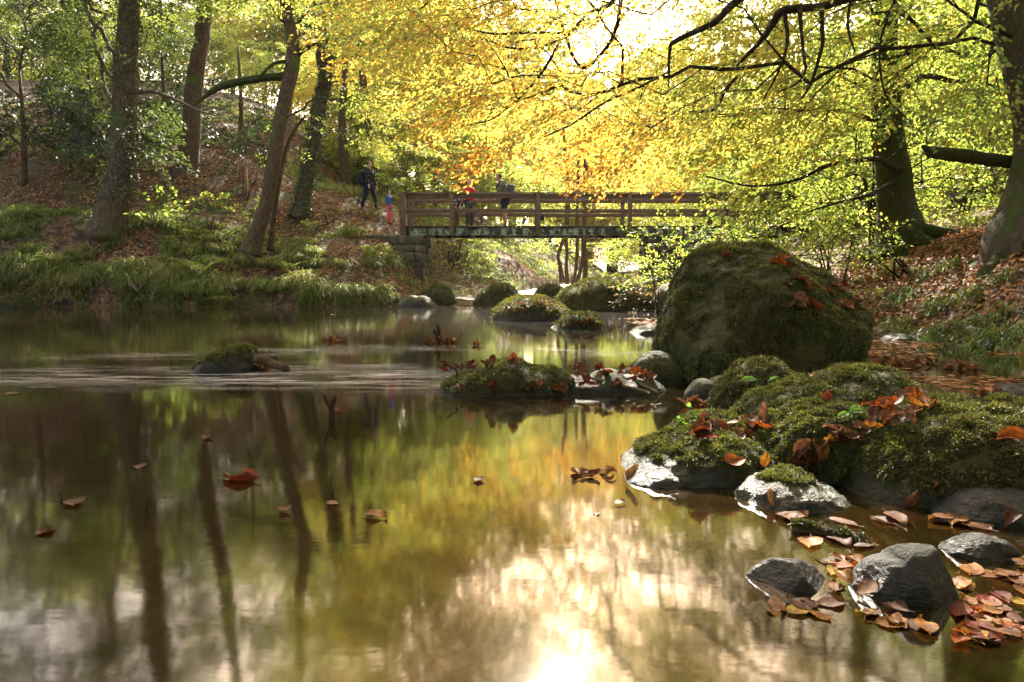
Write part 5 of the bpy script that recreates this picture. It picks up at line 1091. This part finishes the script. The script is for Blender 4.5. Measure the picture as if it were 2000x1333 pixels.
pile('leaf_pile', 'wet orange leaves stranded on the shallow right of the huge boulder', 1885, 4.6, .12, .07, 50, 5); pile('leaf_pile', 'heap of red-brown leaves beside the stone at the right edge of the pool', 1955, 3.4, .08, .06, 50, 6)
pile('leaf_pile', 'orange leaves gathered at the foot of the rounded mossy rock', 1370, 3.15, .07, .03, 40, 7); pile('leaf_pile', 'leaves trapped behind the pyramid-shaped midstream rock', 512, 4.5, .06, .09, 30, 8)
D = 4.45
stick('driftwood', 'broken dark branch lying against the midstream rock', [at(498, 700, D), at(515, 703, D), at(535, 712, D), at(556, 718, D), at(560, 727, D)], [.03, .03, .028, .03, .022], M_bark, 'driftwood', .3)
S = [at(1545, 1030, 1.52), at(1600, 1038, 1.5), at(1660, 1052, 1.46), at(1720, 1078, 1.42), at(1790, 1095, 1.39), at(1860, 1098, 1.37), at(1925, 1108, 1.35)]
stick('mossy_stick', 'black mossy stick slanting across the shallows behind the peaked stone', S, [.013, .014, .015, .013, .011, .011, .007], M_bark, 'stick', .25, 9)
o = bpy.data.objects['mossy_stick']; me = o.data; V = np.array([v.co[:] for v in me.vertices]) + np.array(o.location); Fq = np.array([list(p.vertices) for p in me.polygons if len(p.vertices) == 4])
Ft = np.concatenate([Fq[:, :3], Fq[:, [0, 2, 3]]]); moss_on(o, V, Ft, np.array(o.location), n=3500, ln=.006, zmin=-.2, wd=.12, tone=.3, seed=4, zlow=.005)
D = 3.6; stick('twig', 'forked twig poking left from the leaf-covered island', [at(893, 735, D), at(890, 722, D), at(880, 718, D), at(871, 711, D)], [.006, .005, .005, .004])
stick('twig', 'long pale stick lying across the leaves on the island', [at(1150, 738, 3.6), at(1200, 750, 3.5), at(1260, 765, 3.45), at(1268, 770, 3.4)], [.007, .008, .008, .006], M_pale)
stick('twig', 'second pale stick lying lower on the island', [at(1235, 738, 3.6), at(1255, 752, 3.5), at(1285, 768, 3.45)], [.008, .009, .008], M_pale)
stick('twig', 'spindly dark twig hanging in the pool right of the mossy hump', [at(1735, 740, 4.2), at(1760, 722, 4.3), at(1800, 730, 4.3), at(1815, 745, 4.2)], [.006, .005, .004, .003])
stick('fallen_branch', 'dead branch slanting from the left bank into the water', [at(270, 570, 19.1), at(262, 560, 19.2), at(245, 535, 19.5)], [.03, .05, .05], M_pale, 'branch')
def sprig(name, label, stems, leaves, colr, lsz, wr=.6, cat='seedling', seed=0):
    root = empty(name, stems[0][0], label, cat); b = np.array(stems[0][0]); pr_ = [loft(np.array(s), [.0016] * len(s), 5, len(s) * 5) for s in stems]
    V, F = merge(pr_); obj('stem', V - b, F, M_moss, root, col=np.tile([.10, .17, .03], (len(V), 1)))
    for p, d, s in leaves:
        V, F, k = leaf_quads(np.array([p]), np.array([d], float), np.array([[0, -.5, 1.]]), np.array([lsz * s]), wr, fold=.15, curl=.2); obj('leaf', V - b, F, M_leaf, root, col=np.tile(colr, (len(V), 1)))
D = 2.55
sprig('seedling', 'two-leaved green seedling on moss in front of the huge boulder', [[at(1497, 778, D), at(1488, 765, D), at(1478, 745, D)], [at(1500, 778, D), at(1502, 762, D), at(1500, 745, D)]],
      [(at(1480, 742, D), (-1, -.1, .1), 1.0), (at(1500, 745, D), (.7, -.5, .6), .6), (at(1500, 772, D), (.3, -.5, .8), .5)], [.25, .55, .03], .072, .5)
D = 2.2; rs_ = np.random.default_rng(4); A0 = at(1398, 842, D); st1 = [A0, at(1375, 833, D), at(1358, 818, D), at(1345, 795, D)]; st2 = [A0, at(1372, 843, D), at(1345, 835, D), at(1325, 818, D)]
lv = []
for s in (st1, st2):
    for t in np.linspace(.25, 1, 7): p = cr(s, 20)[int(t * 19)]; [lv.append((p, (rs_.normal(), -.3, rs_.normal() * .6 + .2), rs_.uniform(.7, 1.2))) for _ in range(3)]
sprig('clover_sprig', 'trailing sprig of tiny round green leaves at the left of the mossy pile', [st1, st2], lv, [.16, .34, .03], .014, .95, 'sprig')
D = 1.98; sprig('seedling', 'small serrated green leaf cluster on the moss in the middle of the near pile', [[at(1672, 850, D), at(1668, 825, D), at(1660, 805, D)], [at(1678, 850, D), at(1690, 830, D), at(1700, 815, D)]],
      [(at(1660, 806, D), (-1, -.2, -.2), 1), (at(1660, 806, D), (.8, -.3, .3), 1), (at(1662, 806, D), (-.5, -.5, -.35), .9), (at(1690, 825, D), (1, -.3, .2), .8), (at(1660, 806, D), (.2, -.4, .7), .8)], [.2, .42, .03], .045, .5, seed=2)
#@@PART5
# ------------------------------------------------------------ people
def skin(name, nodes, m, parent, sub=1, loc=(0, 0, 0)):
    """nodes: list of (pos, radius, parent index)"""
    me = bpy.data.meshes.new(name); me.from_pydata([tuple(n[0]) for n in nodes], [(n[2], i) for i, n in enumerate(nodes) if n[2] >= 0], [])
    o = bpy.data.objects.new(name, me); C.objects.link(o); o.parent = parent
    sm = o.modifiers.new('skin', 'SKIN'); sm.use_smooth_shade = True
    sv = me.skin_vertices[0].data if me.skin_vertices else None
    if sv is None:
        import bmesh
        bm = bmesh.new(); bm.from_mesh(me); bm.verts.layers.skin.verify(); bm.to_mesh(me); bm.free(); sv = me.skin_vertices[0].data
    for i, n in enumerate(nodes):
        r_ = n[1] if isinstance(n[1], tuple) else (n[1], n[1]); sv[i].radius = r_; sv[i].use_root = (i == 0)
    s = o.modifiers.new('sub', 'SUBSURF'); s.levels = sub; s.render_levels = sub
    me.materials.append(m); return o
M_skin = simple('skin', (.50, .28, .20), .55, .08, 6, .4, .001)
def cloth(nm, c, var=.15, sc=12): return simple(nm, c, .85, var, sc, .2, .004)
M_red = cloth('red_cloth', (.42, .018, .03)); M_black = cloth('black_cloth', (.018, .018, .022)); M_grey = cloth('grey_cloth', (.06, .06, .07)); M_olive = cloth('olive_cloth', (.085, .08, .06))
M_navy = cloth('navy_cloth', (.016, .02, .045)); M_blue = cloth('blue_cloth', (.07, .12, .32)); M_pink = cloth('pink_cloth', (.62, .12, .17)); M_boot = cloth('boot_leather', (.06, .04, .035)); M_tanboot = cloth('tan_boot', (.16, .10, .09))
M_maroon = cloth('maroon_cloth', (.13, .04, .05)); M_hairg = cloth('grey_hair', (.45, .42, .38), .3, 40); M_hairb = cloth('brown_hair', (.10, .055, .03), .3, 40); M_white = cloth('white_cloth', (.6, .6, .62)); M_eye = simple('eye', (.02, .02, .02), .2, 0, 1, .5)
g = NG('patterned_cloth'); vo = g.n('TexVoronoi', {'Vector': g.coord(), 'Scale': 16.0}); sc3 = g.n('SeparateColor', {0: vo.outputs['Color']})
M_camo = g.done(g.pbsdf(g.ramp(sc3.outputs[0], [(0, (.02, .025, .09)), (.45, (.02, .02, .03)), (.6, (.42, .03, .06)), (.75, (.45, .42, .5)), (.88, (.03, .06, .18))], 'CONSTANT'), .8))
def person(label, x, y, z, rz, h, top, legs, boots, hair, pose=None, long_coat=.0, bare_calf=False, hood=None, pack=None, shorts=False, hairlen=0.0, panel=None):
    """faces local +X; joints in units of the standing height"""
    po = dict(la=((.03, .14, .64), (.08, .15, .50)), ra=((.03, -.14, .64), (.08, -.15, .50)), lean=0.0, crouch=0.0, step=.0, turn=0.0); po.update(pose or {})
    root = empty('person', (x, y, z), label, 'person', rz=rz); ln = po['lean']; cz = po['crouch']
    hip = .52 - cz; sh = .81 - cz; f = lambda a, b, c: np.array([a + ln * max(0, c - hip) * 1.0, b, c]) * h
    kx = .02 + cz * 1.0; st_ = po['step']
    head = f(.01 + ln * .1, 0, sh + .125)
    legn = lambda s, q: [(np.array([0, s * .05, hip - .01]) * h, .058 * h), (np.array([kx + st_ * s, s * .055, .285 - cz * .15]) * h, .038 * h), (np.array([-.01 + st_ * s * 1.5 - cz * .2, s * .055, .13]) * h, .033 * h), (np.array([-.01 + st_ * s * 1.7 - cz * .2, s * .055, .045]) * h, .024 * h)]
    n = [(f(0, 0, hip), .078 * h, -1), (f(0, 0, hip + .10), .070 * h, 0), (f(0, 0, sh - .08), .085 * h, 1), (f(0, 0, sh), .050 * h, 2), (f(.0, 0, sh + .045), .030 * h, 3)]
    hd = lambda a, b, c: head + np.array([a * math.cos(po['turn']) - b * math.sin(po['turn']), a * math.sin(po['turn']) + b * math.cos(po['turn']), c]) * h
    n += [(hd(.012, 0, -.035), .036 * h, 4), (hd(.005, 0, .008), .048 * h, 5), (hd(-.005, 0, .045), .034 * h, 6), (hd(.052, 0, -.018), .007 * h, 5)]
    for s, key in ((1, 'la'), (-1, 'ra')):
        e, w_ = po[key]; k = len(n); S0 = f(0, s * .105, sh - .02); E = f(*e) if e[2] > hip - .2 else np.array(e) * h; E = np.array([e[0] + ln * (e[2] - hip), e[1], e[2] - cz]) * h; W = np.array([w_[0] + ln * max(0, (w_[2] - hip)), w_[1], w_[2] - cz]) * h
        n += [(S0, .036 * h, 2), (E, .025 * h, k), (W, .017 * h, k + 1)]; d = unit((W - E)[None])[0]; sdv = unit(np.cross(d, [0, 0, 1.])[None] + 1e-6)[0]
        n += [(W + d * .03 * h, (.014 * h, .024 * h), k + 2)]
        for q, (o_, l_) in enumerate(((-.016, .03), (-.006, .036), (.005, .034), (.015, .027))):
            n += [(W + d * .05 * h + sdv * o_ * h, .006 * h, k + 3), (W + d * (.05 + l_) * h + sdv * o_ * h * 1.2 + np.array([0, 0, -.008]) * h, .0045 * h, k + 4 + 2 * q)]
        n += [(W + d * .03 * h + sdv * (.026 * s) * h + np.array([0, 0, .006]) * h, .006 * h, k + 2)]
    for s in (1, -1):
        k = len(n); L_ = legn(s, 0); n += [(L_[0][0], L_[0][1], 0), (L_[1][0], L_[1][1], k), (L_[2][0], L_[2][1], k + 1), (L_[3][0], L_[3][1], k + 2)]
    body = skin('body', n, M_skin, root)
    for s in (1, -1):
        V, F = ICO[3]; obj('eye', V * .007 * h + hd(.045, s * .017, .005), F, M_eye, body)
    # garments
    j = [(f(0, 0, hip - long_coat), (.10 * h, .115 * h) if long_coat else .088 * h, -1), (f(0, 0, hip + .10), .086 * h, 0), (f(0, 0, sh - .08), .098 * h, 1), (f(0, 0, sh + .005), .056 * h, 2)]
    for s, key in ((1, 'la'), (-1, 'ra')):
        e, w_ = po[key]; k = len(j); E = np.array([e[0] + ln * (e[2] - hip), e[1], e[2] - cz]) * h; W = np.array([w_[0] + ln * max(0, (w_[2] - hip)), w_[1], w_[2] - cz]) * h
        j += [(f(0, s * .108, sh - .022), .047 * h, 2), (E, .037 * h, k), (W, .028 * h, k + 1)]
    skin('jacket', j, top, root)
    t = [(f(0, 0, hip + .02), .083 * h, -1)]
    for s in (1, -1):
        k = len(t); L_ = legn(s, 0); t += [(L_[0][0], .066 * h, 0), (L_[1][0], .05 * h, k)]
        if not shorts: t += [(L_[2][0], .042 * h, k + 1), (L_[3][0], .034 * h, k + 2)]
    skin('shorts' if shorts else 'trousers', t, legs, root)
    for s in (1, -1):
        A_ = legn(s, 0)[3][0]; skin('boot', [(A_ + np.array([0, 0, .01]) * h, .032 * h, -1), (A_ * [1, 1, 0] + np.array([0, 0, .024 * h]), .026 * h, 0), (A_ * [1, 1, 0] + np.array([.045, 0, .021]) * h, .024 * h, 1), (A_ * [1, 1, 0] + np.array([.085, 0, .017]) * h, .017 * h, 2)], boots, root)
        if shorts: skin('sock', [(A_ + np.array([0, 0, .03]) * h, .034 * h, -1), (A_ + np.array([0, 0, .005]) * h, .034 * h, 0)], M_black, root)
    V, F = ICO[4]; V = V.copy(); keep = ~((V[:, 0] > .35) & (V[:, 2] < .45)); Vh = V * [.058, .05, .058] * (1 + .06 * fbm(V * 5, 3, 2))[:, None] + [-.008, 0, .018]; Vh[:, 2] -= np.where(V[:, 2] < 0, hairlen * (V[:, 0] < .3), 0)
    Fk = F[keep[F].all(1)]; c_, s_ = math.cos(po['turn']), math.sin(po['turn']); Vh = Vh @ np.array([[c_, s_, 0], [-s_, c_, 0], [0, 0, 1]]); obj('hair', Vh * h + head, Fk, hair, root, sm=True)
    if hood: skin('hood', [(f(-.05, -.06, sh + .02), .03 * h, -1), (f(-.07, 0, sh + .03), .042 * h, 0), (f(-.05, .06, sh + .02), .03 * h, 1), (f(.03, .05, sh + .02), .02 * h, 2)], hood, root)
    if pack:
        c0 = f(-.14, 0, sh - .14); V, F = box((0, 0, 0), (.13 * h, .19 * h, .28 * h), bev=.03 * h); V = V * (1 + .04 * fbm(V * 9, 3, 1))[:, None]; bp = obj('backpack', V + c0, F, pack, root, sm=True)
        V, F = box((0, 0, 0), (.05 * h, .14 * h, .13 * h), bev=.018 * h); obj('pocket', V + c0 + np.array([-.085, 0, -.05]) * h, F, pack, bp, sm=True)
        for s in (1, -1): V, F = loft([f(-.09, s * .06, sh), f(.0, s * .07, sh + .045), f(.09, s * .07, sh - .03), f(.07, s * .09, sh - .16)], [.012 * h] * 4, 6, 16); obj('strap', V, F, M_black, bp)
    if panel:
        V, F = loft([f(-.02, .085 * panel[1], sh - .01), f(-.02, .106 * panel[1], sh - .10), f(-.02, .10 * panel[1], sh - .18)], [.016 * h, .02 * h, .018 * h], 6, 12); obj('stripe', V, F, panel[0], root)
    return root
zd = zt - .004
p = at(917, 440, 23.55); person('grey-haired woman in a red coat and dark trousers standing on the bridge', p[0], 23.55, zd, R(-50), 1.64, M_red, M_grey, M_boot, M_hairg, dict(la=((.06, .17, .66), (.15, .10, .62)), ra=((.05, -.17, .66), (.15, -.09, .64)), turn=.2), long_coat=.06, hood=M_red, panel=(M_white, -1))
p = at(986, 440, 23.5); person('man in an olive jacket and navy shorts with a backpack, leaning on the bridge rail', p[0], 23.45, zd, R(180 + 12), 1.78, M_olive, M_navy, M_tanboot, M_hairb, dict(la=((.10, .15, .66), (.19, .15, .585)), ra=((.05, -.15, .66), (.12, -.12, .60)), lean=.22), pack=M_grey, shorts=True)
p = at(891, 440, 23.5); person('child in a patterned purple coat peering over beside the woman in red', p[0], 23.5, zd, R(-75), 1.2, M_camo, M_olive, M_navy, M_hairb, dict(la=((.10, .15, .62), (.2, .08, .56)), ra=((.10, -.15, .62), (.2, -.08, .56)), lean=.35), long_coat=.03, hood=M_camo)
x = at(760, 440, 24.0)[0]; person('girl in a blue coat and pink leggings standing at the left end of the bridge', x, 24.0, max(H1(x, 24.0), at(760, 438, 24.0)[2]) , R(-25), 1.17, M_blue, M_pink, M_boot, M_hairb, dict(la=((.08, .15, .66), (.10, .03, .80)), ra=((.0, -.15, .64), (.03, -.15, .5))), long_coat=.16, hood=M_grey, hairlen=.05)
x = at(722, 440, 24.9)[0]; person('person in dark clothes walking on the path behind the girl in the blue coat', x, 24.9, H1(x, 24.9), R(-20), 1.72, M_black, M_navy, M_boot, M_hairb, dict(step=.08), pack=M_navy)
x = at(1660, 480, 13.6)[0]; person('crouching brown-haired person in maroon among the leaves at the right end of the bridge', x, 13.6, H1(x, 13.6), R(160), 1.6, M_maroon, M_maroon, M_boot, M_hairb, dict(crouch=.26, lean=.5, la=((.16, .12, .66), (.22, .08, .56)), ra=((.16, -.12, .66), (.22, -.08, .56))), hairlen=.06)
# navy bag hanging on the far bridge post
x = at(1057, 422, 24.3)[0]; V, F = box((0, 0, 0), (.2, .09, .24), bev=.03); V = V * (1 + .05 * fbm(V * 12, 2, 4))[:, None]
c0 = np.array([x, BY + BW - .12, zt + .42]); hb = empty('hanging_bag', c0, 'small navy bag hanging on the far bridge post behind the middle post', 'bag'); obj('bag_body', V, F, M_navy, hb, sm=True)
V, F = loft([(-.06, 0, .1), (-.03, .03, .24), (.03, .03, .24), (.06, 0, .1)], [.008] * 4, 5, 14); obj('strap', V, F, M_black, hb)

hz = bpy.data.meshes.new('haze'); V, F = box((0, 200, 28), (680, 460, 62)); 
o = obj('haze', V, F, haze_mat()); tag(o, 'thin bright woodland haze between the far trees', kind='stuff')
